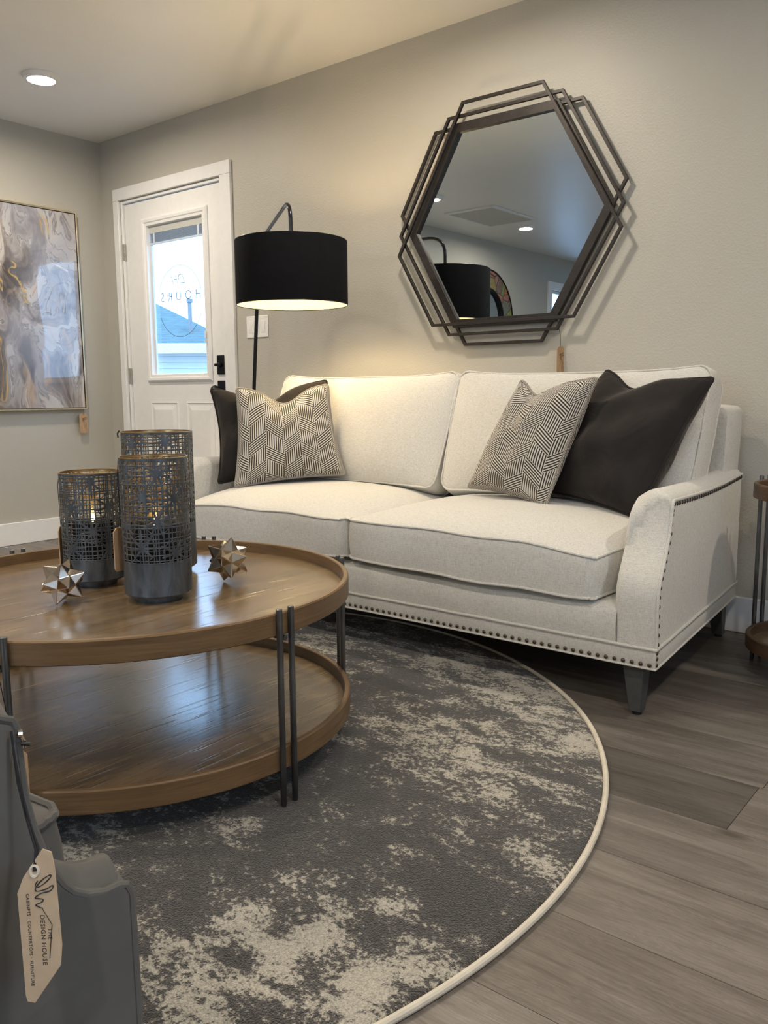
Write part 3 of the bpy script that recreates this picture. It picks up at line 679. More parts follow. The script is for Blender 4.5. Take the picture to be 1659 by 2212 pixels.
# silver zip pull at the top of the back
obj('seat_base', MB().prism([(-.38, .05), (-.06, .05), (-.06, .32), (-.38, .32)], .056, .639, lambda a, b, c: chf(a, b, c)), GREYV, chair, bevel=.02, segs=3)
mb = MB(); 
def cushion_local(w, d, z0, z1, crown0, crown1, rc=.05, n=14, K=16, bulge=.006):
    """rounded-box cushion; returns rows for a closed mesh and the two welt paths (local coords)"""
    def outl(ins):
        pts = []; a, b, r_ = w/2-ins, d/2-ins, max(rc-ins, .004)
        for cx, cy, a0 in ((a-r_, b-r_, 0), (-a+r_, b-r_, PI/2), (-a+r_, -b+r_, PI), (a-r_, -b+r_, 1.5*PI)):
            for k in range(n+1): t = a0+PI/2*k/n; pts.append((cx+r_*math.cos(t), cy+r_*math.sin(t)))
        # straight sides subdivided
        out = []
        for i in range(len(pts)):
            p0, p1 = pts[i], pts[(i+1) % len(pts)]; L_ = math.hypot(p1[0]-p0[0], p1[1]-p0[1]); m = 12 if L_ > .1 else 1
            for k in range(m): out.append((p0[0]+(p1[0]-p0[0])*k/m, p0[1]+(p1[1]-p0[1])*k/m))
        return out
    ol = outl(0); rows = []
    def crownz(x, y, cr): return cr*((1-min(1, abs(x)/(w/2))**3.0)*(1-min(1, abs(y)/(d/2))**3.0))**.75
    for k in range(K, 0, -1):
        s_ = 1-(k/K)**1.4 if k < K else .001
        rows.append([Vector((x*s_, y*s_, z0-crownz(x*s_, y*s_, crown0))) for x, y in ol])
    for k in range(5):
        t = k/4; bl = bulge*math.sin(PI*t); rows.append([Vector((x*(1+bl/(w/2)), y*(1+bl/(d/2)), z0+(z1-z0)*t)) for x, y in ol])
    for k in range(1, K+1):
        s_ = 1-(k/K)**1.4 if k < K else .001
        rows.append([Vector((x*s_, y*s_, z1+crownz(x*s_, y*s_, crown1))) for x, y in ol])
    w0 = [Vector((x*1.002, y*1.002, z0)) for x, y in ol]; w1 = [Vector((x*1.002, y*1.002, z1)) for x, y in ol]
    return rows, w0, w1
def cushion(name, parent, mat, M, w, d, z0, z1, c0, c1, rc=.05, warp=None, welt=.0042, bulge=.006, seed=0):
    rows, w0, w1 = cushion_local(w, d, z0, z1, c0, c1, rc, bulge=bulge)
    f = lambda p_: M @ (warp(p_) if warp else p_)
    rows = [[f(p_) for p_ in r] for r in rows]
    o = obj(name, MB().grid(rows, cu=True), mat, parent, smooth=60)
    mb = MB()
    for q in (w0, w1):
        pts = [f(p_+Vector((0, 0, .0016*math.sin(i*.55+seed)+.001*math.sin(i*1.7)))) for i, p_ in enumerate(q)]; mb.tube(pts, welt, 7, closed=True)
    obj('welt', mb, mat, o); return o
ce = Vector((math.cos(math.radians(9)), math.sin(math.radians(9)), 0)); cn = Vector((-ce.y, ce.x, 0)); cc = Vector((4.084, -2.759, .40))-ce*.22-cn*.19
Mc = Matrix.Translation(cc) @ Matrix(((ce.x, cn.x, 0, 0), (ce.y, cn.y, 0, 0), (0, 0, 1, 0), (0, 0, 0, 1)))
cushion('seat_cushion', chair, GREYV, Mc, .44, .38, -.07, .060, .0, .015, rc=.03, welt=.005)
obj('back', MB().prism([(-.395, .30), (-.32, .30), (-.28, .672), (-.38, .672)], .056, .639, lambda a, b, c: chf(a, b, c)), GREYV, chair, bevel=.02, segs=3)
mb = MB()
for X in (-.03, -.37):
    for D in (.04, .60): mb = MB().lathe([(.0001, 0), (.012, 0), (.02, .045), (.0001, .045)], tuple(chf(X, .0115 if D > .5 else 0., D)), 12); obj('leg', mb, BLK, chair)
mb = MB().tube([chf(-.0700, .6715, -.001), chf(-.0672, .6710, -.001)], .0028, 10).tube([chf(-.068, .6705, -.001), chf(-.0655, .665, -.001), chf(-.066, .6605, -.001)], .0012, 6)
obj('snap_stud', mb, CHAMP, chair)
obj('stud_cord', MB().tube([chf(-.0685, .665, -.003), chf(-.063, .6635, -.004)], .0013, 6), BLK, chair)
# tag on it: faces the camera; the narrow slanted outline is cut into the board
ta = rh; td = (-zz*.99-hh*.14).normalized(); tn = ta.cross(td).normalized()
if tn.dot(hh) > 0: tn = -tn
tp = chf(-.0645, .6020, -.030)
ftag = lambda a, b, c: tp+ta*a+td*b+tn*c
LW, LL = .022, .100
ftx = lambda a, b, c: ftag(a-.0052+b*.055, b, c)
tagpoly = [(0.0, 0.0006), (0.006, 0.0027), (0.0079, 0.0118), (0.0124, 0.0632), (0.0115, 0.0768), (-0.0054, 0.1013), (-0.0103, 0.1004), (-0.0115, 0.0965), (-0.0166, 0.0299), (-0.0127, 0.0194)]
mk = [('swirl_and_roof', logo(lambda a, b, c: ftx(a*1.0+.002, b-.002, c), LL, LW, .001, .00042), INK), tag_text(ftx, LW, LL, .001, 'THE', .26, .56, .0036, INK, 1.2), tag_text(ftx, LW, LL, .001, 'DESIGN HOUSE', .05, .60, .0042, INK, 1.15),
      tag_text(ftx, LW, LL, .001, 'CABINETS \u00b7 COUNTERTOPS \u00b7 FURNITURE', -.33, .60, .0030, INK, 1.1)]
cb = MB().tube([chf(-.074, .675, -.004), chf(-.0731, .6424, -.008), chf(-.0703, .6188, -.012), chf(-.068, .600, -.026), ftag(-.0051, .0150, .001)], .0009, 6)
cb.tube([chf(-.0735, .660, -.004), chf(-.0710, .6327, -.010), chf(-.0683, .6131, -.015), chf(-.0665, .600, -.026), ftag(-.0045, .0145, .001)], .0009, 6)
tag_shape('hang_tag', 'large kraft paper hang tag with black cord in front of the grey armchair', ftag, LL, LW, .001, CARD, mk, cord=cb, eyelet=(-.0051, .0150), poly=tagpoly)
# other tags (wooden)
def vframe(p0, adir, ndir, down=Vector((0, 0, -1))):
    p0 = Vector(p0); a_ = Vector(adir).normalized(); n_ = Vector(ndir).normalized(); return lambda a, b, c: p0+a_*a+down*b+n_*c
def wood_tag(label, p0, adir, ndir, cordpts, Lh=.13, w=.056, down=Vector((0, 0, -1)), name='hang_tag'):
    f = vframe(p0, adir, ndir, down)
    cb = MB().tube(cordpts, .0009, 6)
    tag_shape(name, label, f, Lh, w, .003, TAGW, [('engraved_mark', logo(f, Lh, w, .003, .0008), BURN)], cord=cb, chamf=.2)
wood_tag('small wooden tag hanging under the right corner of the framed painting', (.030, -.232, .775), (0, 1, 0), (1, 0, 0), [(.040, -.232, .80), (.032, -.232, .765)], Lh=.125, w=.056)
wood_tag('wooden tag seen edge on below the hexagonal mirror', (3.236, -.03, 1.072), (.12, 1, 0), (1, -.12, 0), [(3.228, -.052, 1.185), (3.233, -.03, 1.12), (3.236, -.03, 1.062)], Lh=.125, w=.05)
fl_c = LT[0][1]; lf = -rh*(.0787+.006)
wood_tag('wooden tag on the left side of the front lantern', (fl_c[0]+lf.x, fl_c[1]+lf.y, .582), (hh.x*.9+rh.x*.45, hh.y*.9+rh.y*.45, 0), (-rh.x*.9+hh.x*.4, -rh.y*.9+hh.y*.4, 0), [(fl_c[0]+lf.x*.97, fl_c[1]+lf.y*.97, .748), (fl_c[0]+lf.x*1.02, fl_c[1]+lf.y*1.02, .70), (fl_c[0]+lf.x*1.01, fl_c[1]+lf.y*1.01, .575)], Lh=.105, w=.05)
sl_c = LT[1][1]; lf = -rh*(.0765+.004)
wood_tag('thin wooden tag seen edge on at the left of the smallest lantern', (sl_c[0]+lf.x, sl_c[1]+lf.y, .56), hh, -rh, [(sl_c[0]+lf.x*.97, sl_c[1]+lf.y*.97, .699), (sl_c[0]+lf.x*1.05, sl_c[1]+lf.y*1.05, .665), (sl_c[0]+lf.x*1.03, sl_c[1]+lf.y*1.03, .55)], Lh=.105, w=.05)
wood_tag('wooden tag hanging from the near leg of the coffee table behind the armchair', (3.372, -2.462, .232), rh, -hh, [(3.395, -2.49, .38), (3.392, -2.478, .30), (3.375, -2.465, .224)], Lh=.125, w=.05)
obj('cord_knot', MB().tube([(2.905, -1.888, .798), (2.902, -1.892, .790), (2.905, -1.8925, .780)], .0022, 6), STRING, bpy.data.objects['candle_lantern.002'])
# ================================================================== SOFA
sofa = thing('sofa', 'two cushion cream linen sofa with nailhead trim against the back wall', 'sofa', (2.966, -.55, 0))
SX = 2.966
def xo(y, side):      # outer face, arms flare towards the front
    t = (-y-.06)/(1.05-.06); hw = 1.009+(1.094-1.009)*max(0, min(1, t)); return SX+side*hw
AT = .118
prof_front = [(-1.048, .205), (-1.052, .313), (-1.050, .36), (-1.032, .40), (-1.010, .43), (-.985, .468), (-.962, .518), (-.950, .565), (-.944, .592)]
def arm_loft(side):
    rows = []; NS = 12
    for s_ in range(NS+1):
        t = s_/NS                       # 0 outer .. 1 inner
        rr = .012+.09*max(0, (t-.15)/.85)**1.3; crown = .020*math.sin(PI*min(1, t*1.15))-(.012*max(0, t-.85)/.15); ins = .006*(1 if s_ in (0, NS) else 0)
        pts = []
        ztop = .602+crown-ins; yf = -.944+ins+.010*t
        for (y, z) in prof_front:
            if z > ztop-rr: break
            pts.append((y+ins+.006*t, z))
        y0 = pts[-1][0]
        pts = (pts+[pts[-1]]*9)[:len(prof_front)]
        z0 = pts[-1][1]
        for k in range(1, 11):
            a = k/10*PI/2; pts.append((y0+(1-math.cos(a))*(rr+.004), z0+(ztop-z0)*math.sin(a)))
        ys = pts[-1][0]
        for k in range(1, 15):
            q = k/14; y = ys+(-.062-ys)*q; pts.append((y, ztop-.010*math.sin(PI*q)*(1 if t < .99 else 1)))
        pts.append((-.060, ztop-.02)); pts.append((-.060, .205))
        rows.append([Vector((xo(y, side)-side*(AT*t+ins*.0), y, z)) for y, z in pts])
    mb = MB(); o0 = len(mb.v); mb.grid(rows); n = len(rows[0])
    mb.f.append(tuple(range(n))); mb.f.append(tuple(NS*n+i for i in reversed(range(n)))); 
    mb.grid([[r[-1] for r in rows], [r[0] for r in rows]])
    return mb, rows
arms = {}
for side in (-1, 1):
    mb, rows = arm_loft(side)
    arms[side] = obj('arm', mb, LINEN, sofa, smooth=50)
    w = MB().tube([p_+Vector((side*.0015, 0, 0)) for p_ in rows[0][:-1]], .0045, 8); obj('welt', w, LINEN, arms[side])
# base: lower band all round, with welt
def xr(y, side): return xo(y, side)
mb = MB()
ring = []
for y in [-1.047, -.8, -.55, -.3, -.062]: ring.append((xo(y, 1)+.001, y))
for y in [-.062, -.3, -.55, -.8, -1.047]: ring.append((xo(y, -1)-.001, y))
def ringrow(z, ins=0.): return [Vector((x-(ins if x > SX else -ins), y+(ins if y < -.5 else -ins), z)) for x, y in ring]
rows = [ringrow(.148, .02), ringrow(.148, .004), ringrow(.153, 0), ringrow(.20, 0), ringrow(.207, .006), ringrow(.207, .03)]
mb.grid(rows, cu=True); n = len(ring); mb.f.append(tuple(range(n)))
bandp = obj('lower_band', mb, LINEN, sofa, smooth=40)
def dense(pts, step=.03):
    out = []
    for i in range(len(pts)):
        a, b = pts[i], pts[(i+1) % len(pts)]; m = max(1, int((b-a).length/step))
        out += [a+(b-a)*(k/m) for k in range(m)]
    return out
mb = MB(); mb.tube([p_+Vector((0, 0, .0006*math.sin(i))) for i, p_ in enumerate(dense(ringrow(.2045, -.002)))], .0046, 8, closed=True); mb.tube(dense(ringrow(.150, -.001)), .0032, 8, closed=True)
obj('welt', mb, LINEN, bandp)
# front rail: padded
rows = []
for k in range(15):
    t = k/14; z = .205+t*.105; y = -1.043-.006*math.sin(PI*min(1, t*1.1)); 
    if t > .8: y += ((t-.8)/.2)**2*.02
    rows.append([Vector((SX+u*.981, y, z)) for u in [i/30*2-1 for i in range(31)]])
rows.append([Vector((p_.x, -.93, .318)) for p_ in rows[-1]]); rows.append([Vector((p_.x, -.30, .315)) for p_ in rows[-1]])
obj('front_rail', MB().grid(rows), LINEN, sofa, smooth=60)
# back frame
rows = []
bx0, bx1 = SX-.999, SX+.999
def backframe():
    mb = MB(); N = 30
    for (y, ins) in ((-.058, .02), (-.050, .006), (-.056, 0), (-.13, 0), (-.195, .0), (-.205, .006), (-.206, .02)): 
        pts = []
        x1 = bx1-ins; x0 = bx0+ins; zt = .838-ins
        pts = [(x1-.006, .21), (x1-.006, .60), (x1-.002, .68), (x1, .76)]
        for k in range(7): a = k/6*PI/2; pts.append((x1-.028+.028*math.cos(a), zt-.03+.03*math.sin(a)))
        pts += [(x1-.1, zt+.006), (x1-.3, zt+.010), (SX+.3, zt+.012), (SX, zt+.012)]
        pts += [(2*SX-x, z) for x, z in reversed(pts[:-1])]
        rows.append([Vector((x, y, z)) for x, z in pts])
    mb.grid(rows); n = len(rows[0]); mb.f.append(tuple(range(n))); mb.f.append(tuple((len(rows)-1)*n+i for i in reversed(range(n))))
    return mb
obj('back_frame', backframe(), LINEN, sofa, smooth=50)
# seat cushions
def seatwarp(side):
    def f(p_):
        q = p_.copy(); u = p_.x/.47*side; fr_ = max(0, min(1, (-p_.y+.05)/.40))       # fr_: 0 middle .. 1 front
        if p_.z > .02: q.z -= .026*max(0, u)**3*fr_
        if p_.z < -.02: q.z -= (.010*math.cos(u*PI/2)-.000)*fr_; q.z -= .012*max(0, u)**2*fr_
        q.y -= .012*(1-u*u)*fr_
        q.x -= side*.045*max(0, u)**3*max(0, fr_-.25)/.75
        q.z += .0025*math.sin(p_.x*17+1)*math.cos(p_.y*9)
        return q
    return f
for side in (-1, 1):
    M = Matrix.Translation((SX+side*.4835, -.685, .400))
    cushion('seat_cushion', sofa, LINEN, M, .960, .745, -.068, .062, .0, .062, rc=.035, warp=seatwarp(side), bulge=.004, seed=side)
# back cushions: local x = width, local y = height, local z = thickness (towards the room)
ang = math.atan2(.955-.50, -.52+.36)       # leaning back
tl = Vector((0, -.0, 0))
for side in (-1, 1):
    upv = Vector((0, .16, .455)).normalized(); nv = Vector((1, 0, 0)).cross(upv)*1.0
    if nv.y > 0: nv = -nv
    M3 = Matrix(((1, upv.x, nv.x), (0, upv.y, nv.y), (0, upv.z, nv.z)))
    cpos = Vector((SX+side*.494, -.375, .722))
    M = Matrix.Translation(cpos) @ M3.to_4x4()
    def bw(p_, side=side):
        q = p_.copy(); u = p_.x/.49; v = p_.y/.23
        q.y += (.018*abs(u)**5 if v > 0 else -.012*abs(u)**4)*abs(v)-.006*(1-u*u)*max(0, v)
        q.x -= .012*u*abs(v) * (1 if v < 0 else -.3)
        q.z += .006*math.sin(p_.x*8+side)*math.cos(p_.y*7)
        return q
    cushion('back_cushion', sofa, LINEN, M, .978, .462, -.055, .065, .02, .045, rc=.05, warp=bw, bulge=.010, seed=side+3)
# legs
def sofa_leg(x, y, sx, sy):
    t0, t1 = .030, .017; mb = MB()
    vs = []
    for hw, z, ox in ((t1, .010, 0), (t0, .15, 0)):
        cx, cy = x, y
        if z > .1: cx -= sx*.010; cy -= sy*.010
        vs += [(cx-hw, cy-hw, z), (cx+hw, cy-hw, z), (cx+hw, cy+hw, z), (cx-hw, cy+hw, z)]
    mb.add(vs, [(0, 3, 2, 1), (4, 5, 6, 7), (0, 1, 5, 4), (1, 2, 6, 5), (2, 3, 7, 6), (3, 0, 4, 7)])
    l = obj('leg', mb, LEGM, sofa, bevel=.002)
    z0 = .0115 if (x-RC[0])**2+(y-RC[1])**2 < (RR+.02)**2 else 0
    obj('glide', MB().lathe([(.0001, 0), (.013, 0), (.013, .0105-z0*.0), (.0001, .0105)], (x, y, z0*.2), 16), BLK, l)
for x, y, sx, sy in ((3.998, -1.003, 1, -1), (1.934, -1.003, -1, -1), (3.935, -.105, 1, 1), (1.997, -.105, -1, 1)): sofa_leg(x, y, sx, sy)
# nailheads
def nail_mesh(mb, p, n, r_=.0062):
    n = Vector(n).normalized(); a = n.orthogonal().normalized(); b = n.cross(a); rows = []
    for k in range(4):
        t = k/3*PI/2; rows.append([Vector(p)+(a*math.cos(q*PI/5)+b*math.sin(q*PI/5))*r_*max(.02, math.cos(t))+n*(r_*.62*math.sin(t)) for q in range(10)])
    mb.grid(rows, cu=True); return mb
near = []; far = MB()
k = 0; x = 4.046
while x > 1.89:
    p_ = (x, -1.0495, .1625+.002*(x-3)*-1)
    if x > 2.96: near.append((p_, (0, -1, 0)))
    else: nail_mesh(far, p_, (0, -1, 0))
    x -= .0249
_, rws = arm_loft(1)
def along(path, step, skip=0.):
    out = []; acc = skip
    for i in range(len(path)-1):
        a, b = path[i], path[i+1]; L_ = (b-a).length
        while acc < L_: out.append(a+(b-a)*(acc/L_) if L_ else a); acc += step
        acc -= L_
    return out
for side in (1, -1):
    _, rws = arm_loft(side)
    edge = [p_ for p_ in rws[0][:-2]]
    # inset path on the outer panel
    pts = []
    for i, p_ in enumerate(edge):
        q0, q1 = edge[max(i-1, 0)], edge[min(i+1, len(edge)-1)]; tg = (q1-q0); 
        if tg.length < 1e-6: tg = Vector((0, 0, 1))
        tg.normalize(); inn = Vector((0, tg.z, -tg.y)); q = p_+inn*.0115; q.x = xo(q.y, side)+side*.0005
        pts.append(q)
    lowfront = [p_ for p_ in pts if p_.y < -.93]; toppts = [p_ for p_ in pts if p_.y >= -.94]
    lst = [p_ for p_ in along(lowfront, .0262, .01)]+[p_ for p_ in along(toppts, .0268, .006)]
    for p_ in lst:
        if side == 1 and len(near) < 100: near.append((p_, (1, 0, 0), .0076 if p_.y < -.945 else .0062))
        else: nail_mesh(far, p_, (side, 0, 0))
    for zq in (.160, .178, .194):
        if side == 1 and len(near) < 100: near.append(((xo(-1.036, 1)+.002, -1.036, zq), (1, 0, 0)))
        else: nail_mesh(far, (xo(-1.036, side)+side*.002, -1.036, zq), (side, 0, 0))
for q_ in near[:100]: obj('nailhead', nail_mesh(MB(), *q_), BRONZE, sofa, smooth=180)
obj('nailhead_row', far, BRONZE, sofa, smooth=180, kind='stuff')
# ================================================================== PILLOWS
def pillow(name, label, BL, BR, TR, TL, thick, mat, cmat, chop=.05, seed=0, nflip=1, bow=.035, wrinkle=.004, cordr=.004, choppos=0.):
    BL, BR, TR, TL = map(Vector, (BL, BR, TR, TL)); C_ = (BL+BR+TR+TL)/4
    nrm = (BR-BL).cross(TL-BL).normalized()*nflip; rnd = random.Random(seed); ph = [rnd.uniform(0, 6) for _ in range(6)]
    N = 40
    def surf(u, v, s_):
        a, b = (u+1)/2, (v+1)/2
        p_ = BL*(1-a)*(1-b)+BR*a*(1-b)+TR*a*b+TL*(1-a)*b
        ex = ((BR-BL)*(1-b)+(TR-TL)*b); ey = ((TL-BL)*(1-a)+(TR-BR)*a)
        p_ = p_-ex*(bow*u*(1-v*v))-ey*(bow*v*(1-u*u))
        if chop: p_ = p_-ey.normalized()*(chop*math.exp(-((u-choppos)/.42)**2)*max(0, b)**2.2)
        th = thick*.5*((1-u**2)*(1-v**2)+1e-9)**.42
        th *= 1-.35*(chop/.06)*math.exp(-((u-choppos)/.22)**2)*max(0, v)
        w_ = wrinkle*(math.sin(u*5+v*3+ph[0])+math.sin(v*7-u*4+ph[1])+.6*math.sin(u*11+ph[2]+v*2))*((1-u**2)*(1-v**2))**.5
        return p_+nrm*s_*(th+w_*s_*.8)
    mb = MB(); uvs = []
    for s_ in (1, -1):
        rows = [[surf(i/N*2-1, j/N*2-1, s_) for i in range(N+1)] for j in range(N+1)]; mb.grid(rows)
    o = obj(name, mb, mat, loc=tuple(C_), smooth=180, label=label, category='cushion')
    me = o.data; uvl = me.uv_layers.new(name='UVMap'); NN = (N+1)**2
    mu = [surf(i/N*2-1, 0, 1) for i in range(N+1)]; mv = [surf(0, j/N*2-1, 1) for j in range(N+1)]
    def cum(P_):
        a = [0.]
        for i in range(N): a.append(a[-1]+(P_[i+1]-P_[i]).length)
        return a
    au, av = cum(mu), cum(mv); au = [x/.46 for x in au]; av = [x/.46 for x in av]
    for l_ in me.loops:
        vi = l_.vertex_index % NN; uvl.data[l_.index].uv = (au[vi % (N+1)], av[vi//(N+1)])
    per = [surf(i/N*2-1, -1, 1) for i in range(N)]+[surf(1, i/N*2-1, 1) for i in range(N)]+[surf(1-i/N*2, 1, 1) for i in range(N)]+[surf(-1, 1-i/N*2, 1) for i in range(N)]
    # round the corners of the cord
    cordr = .0056
    pc = MB().tube([(per[i-1]+per[i]*2+per[(i+1) % len(per)])/4 for i in range(len(per))], cordr, 7, closed=True)
    obj('piping', pc, cmat, o, smooth=60)
    return o
pillow('throw_pillow', 'black and cream zigzag throw pillow at the left end of the sofa', (2.225, -.905, .508), (2.515, -.55, .550), (2.380, -.50, .928), (2.145, -.81, .915), .15, ZIG, CORD, chop=.065, seed=1)
pillow('throw_pillow', 'black and cream zigzag throw pillow in front of the dark one at the right end', (3.165, -.60, .545), (3.55, -.72, .515), (3.665, -.60, .935), (3.36, -.555, .935), .15, ZIG, CORD, chop=.05, seed=2, choppos=-.35)
pillow('throw_pillow', 'large charcoal velvet pillow leaning in the right corner of the sofa', (3.37, -.52, .545), (3.86, -.70, .50), (4.005, -.50, .93), (3.62, -.43, .965), .22, DARKV, DARKV, chop=.05, seed=3, wrinkle=.011, choppos=-.25)
pillow('throw_pillow', 'charcoal velvet pillow behind the left zigzag pillow by the door', (2.09, -.88, .515), (2.44, -.45, .555), (2.30, -.42, .948), (1.965, -.80, .915), .27, DARKV, DARKV, chop=.075, seed=4, wrinkle=.014, bow=.05, choppos=-.15)
# ================================================================== FLOOR LAMP
LX, LY = 2.262, -.585
PX, PY = 1.515, -.17
lamp = thing('floor_lamp', 'black arched floor lamp with wide drum shade behind the left end of the sofa', 'floor lamp', (PX, PY, 0))
mb = MB().lathe([(.0001, .0), (.14, .0), (.14, .012), (.135, .018), (.0001, .020)], (PX, PY, 0), 48); obj('base', mb, BLACKM, lamp)
def bez(p0, p1, p2, n=8): return [Vector(p0)*(1-t)**2+Vector(p1)*2*t*(1-t)+Vector(p2)*t*t for t in [i/n for i in range(n+1)]]
obj('pole', MB().tube([(PX, PY, .015), (1.55, -.185, .55), (1.583, -.20, .90), (1.625, -.203, 1.31), (1.640, -.207, 1.45)], .0095, 12), BLACKM, lamp)
pa = bez((1.640, -.207, 1.45), (1.66, -.215, 1.625), (1.80, -.30, 1.642))+bez((2.17, -.53, 1.685), (LX, LY, 1.70), (LX, LY, 1.60))
obj('arm', MB().tube(pa+[Vector((LX, LY, 1.43))], .0085, 12), simple('blued_black_tube', (.03, .034, .042), .18, metal=.8), lamp)
mb = MB(); sr, sz0, sz1 = .235, 1.262, 1.523
sh = obj('shade', MB().lathe([(sr, sz0), (sr+.001, sz0+.004), (sr+.001, sz1-.004), (sr, sz1), (sr-.0015, sz1), (sr-.0015, sz0)], (LX, LY, 0), 96, closed=True), SHADEB, lamp, smooth=50)
obj('lining', MB().lathe([(sr-.0019, sz0+.001), (sr-.0019, sz1-.001), (sr-.0027, sz1-.001), (sr-.0027, sz0+.001)], (LX, LY, 0), 96, closed=True), SHADEI, sh, smooth=50)
mb = MB().tube([(LX+(sr-.001)*math.cos(k*PI/48), LY+(sr-.001)*math.sin(k*PI/48), sz0) for k in range(96)], .0018, 6, closed=True)
obj('shade_ring', mb, BLACKM, sh)
mb = MB().tube([(LX+(sr-.001)*math.cos(k*PI/48), LY+(sr-.001)*math.sin(k*PI/48), sz1) for k in range(96)], .0018, 6, closed=True)
for a in range(3): mb.tube([(LX, LY, sz1-.02), (LX+sr*math.cos(a*2.094+.4), LY+sr*math.sin(a*2.094+.4), sz1-.004)], .0016, 6)
obj('shade_ring', mb, BLACKM, sh)
obj('socket', MB().lathe([(.0001, 1.44), (.012, 1.44), (.018, 1.43), (.018, 1.40), (.0001, 1.40)], (LX, LY, 0), 24), BLACKM, lamp)
bulb = obj('bulb', MB().lathe([(.0001, 1.405), (.013, 1.405), (.014, 1.39), (.028, 1.365), (.030, 1.345), (.022, 1.322), (.0001, 1.315)], (LX, LY, 0), 24), BULB, lamp, smooth=180)
l = bpy.data.lights.new('bulb_glow', 'POINT'); l.energy = LAMP_W; l.color = (1.0, .76, .42); l.shadow_soft_size = .042
lo = bpy.data.objects.new('bulb_glow', l); lo.location = (LX, LY, 1.36); COL.objects.link(lo)
bulb.visible_shadow = True
# ================================================================== HEXAGON MIRROR
hexm = thing('wall_mirror', 'hexagonal wall mirror with three overlapping dark metal outlines above the sofa', 'mirror', (2.958, -.02, 1.6))
MX = 2.958
def hexframe(top, mid, bot, zt, zm, zb, w, y0, y1, name, parent):
    P6 = [(-top, zt), (top, zt), (mid, zm), (bot, zb), (-bot, zb), (-mid, zm)]
    def off(d):
        out = []; n = 6
        for i in range(n):
            a, b, c = P6[i-1], P6[i], P6[(i+1) % n]
            e1 = Vector((b[0]-a[0], b[1]-a[1])).normalized(); e2 = Vector((c[0]-b[0], c[1]-b[1])).normalized()
            n1 = Vector((e1.y, -e1.x)); n2 = Vector((e2.y, -e2.x)); m = (n1+n2).normalized(); k = d/max(.2, m.dot(n1))
            out.append((b[0]+m.x*k, b[1]+m.y*k))
        return out
    A = off(0); B = off(w); rows = []
    for poly, y in ((A, y0), (A, y1), (B, y1), (B, y0)): rows.append([Vector((MX+x, y, z)) for x, z in poly])
    return obj(name, MB().grid(rows, cu=True, cv=True), FRAMEM, parent, bevel=.0012), B
# d>0 insets the path
hexframe(.193, .5395, .3475, 2.106, 1.508, 1.181, .0125, -.060, -.047, 'outline_frame', hexm)
hexframe(.273, .5405, .2685, 2.060, 1.597, 1.137, .0125, -.046, -.033, 'outline_frame', hexm)
hexframe(.352, .5430, .1920, 2.020, 1.688, 1.093, .0125, -.032, -.018, 'outline_frame', hexm)
fr_, inner = hexframe(.249, .492, .249, 2.030, 1.600, 1.173, .036, -.034, -.012, 'glass_frame', hexm)
mb = MB().prism([(x, z) for x, z in inner], -.020, -.014, lambda a, b, c: Vector((MX+a*1.02, c, 1.6+(b-1.6)*1.02)))
obj('glass', mb, MIRROR, hexm, smooth=0)
for sx_ in (-1, 1):
    obj('wall_bracket', MB().box((MX+sx_*.2-.02, -.0125, 1.99), (MX+sx_*.2+.02, 0, 2.02)).box((MX+sx_*.2-.02, -.0125, 1.185), (MX+sx_*.2+.02, 0, 1.215)), FRAMEM, hexm, bevel=.001)
# ================================================================== SWITCH PLATE
sw = thing('light_switch', 'white triple rocker light switch plate on the wall behind the lamp pole', 'light switch', (1.41, 0, 1.249))
obj('plate', MB().box((1.325, -.006, 1.191), (1.494, 0, 1.307)), PLATE, sw, bevel=.003)
for k in range(3):
    cx = 1.41+(k-1)*.046
    obj('rocker', MB().add([(cx-.0165, -.0068, 1.216), (cx+.0165, -.0068, 1.216), (cx+.0165, -.0105, 1.249), (cx-.0165, -.0105, 1.249), (cx+.0165, -.0072, 1.282), (cx-.0165, -.0072, 1.282),
        (cx-.0165, -.004, 1.216), (cx+.0165, -.004, 1.216), (cx+.0165, -.004, 1.282), (cx-.0165, -.004, 1.282)], [(0,1,2,3),(3,2,4,5),(6,7,1,0),(5,4,8,9),(1,7,8,4,2),(0,3,5,9,6)]), PLATE, sw, bevel=.0008)
mb = MB()
for k in range(3):
    for z in (1.201, 1.297): mb.tube([(1.41+(k-1)*.046, -.0055, z), (1.41+(k-1)*.046, -.0068, z)], .003, 8)
obj('screw', mb, PLATE, sw)
# ================================================================== PAINTING
py0, py1, pz0, pz1 = -1.40, -.205, .800, 1.995
pt = thing('framed_painting', 'glossy grey and gold swirl painting in a thin gold frame on the left wall', 'painting', (0, (py0+py1)/2, 1.4))
mb = MB()
for q in ((py0, py0+.009, pz0, pz1), (py1-.009, py1, pz0, pz1), (py0+.009, py1-.009, pz1-.009, pz1), (py0+.009, py1-.009, pz0, pz0+.009)): mb.box((.004, q[0], q[2]), (.042, q[1], q[3]))
obj('frame', mb, BRASSF, pt, bevel=.001)
obj('canvas', MB().box((.006, py0+.013, pz0+.013), (.036, py1-.013, pz1-.013)), MARBLE, pt, smooth=0)
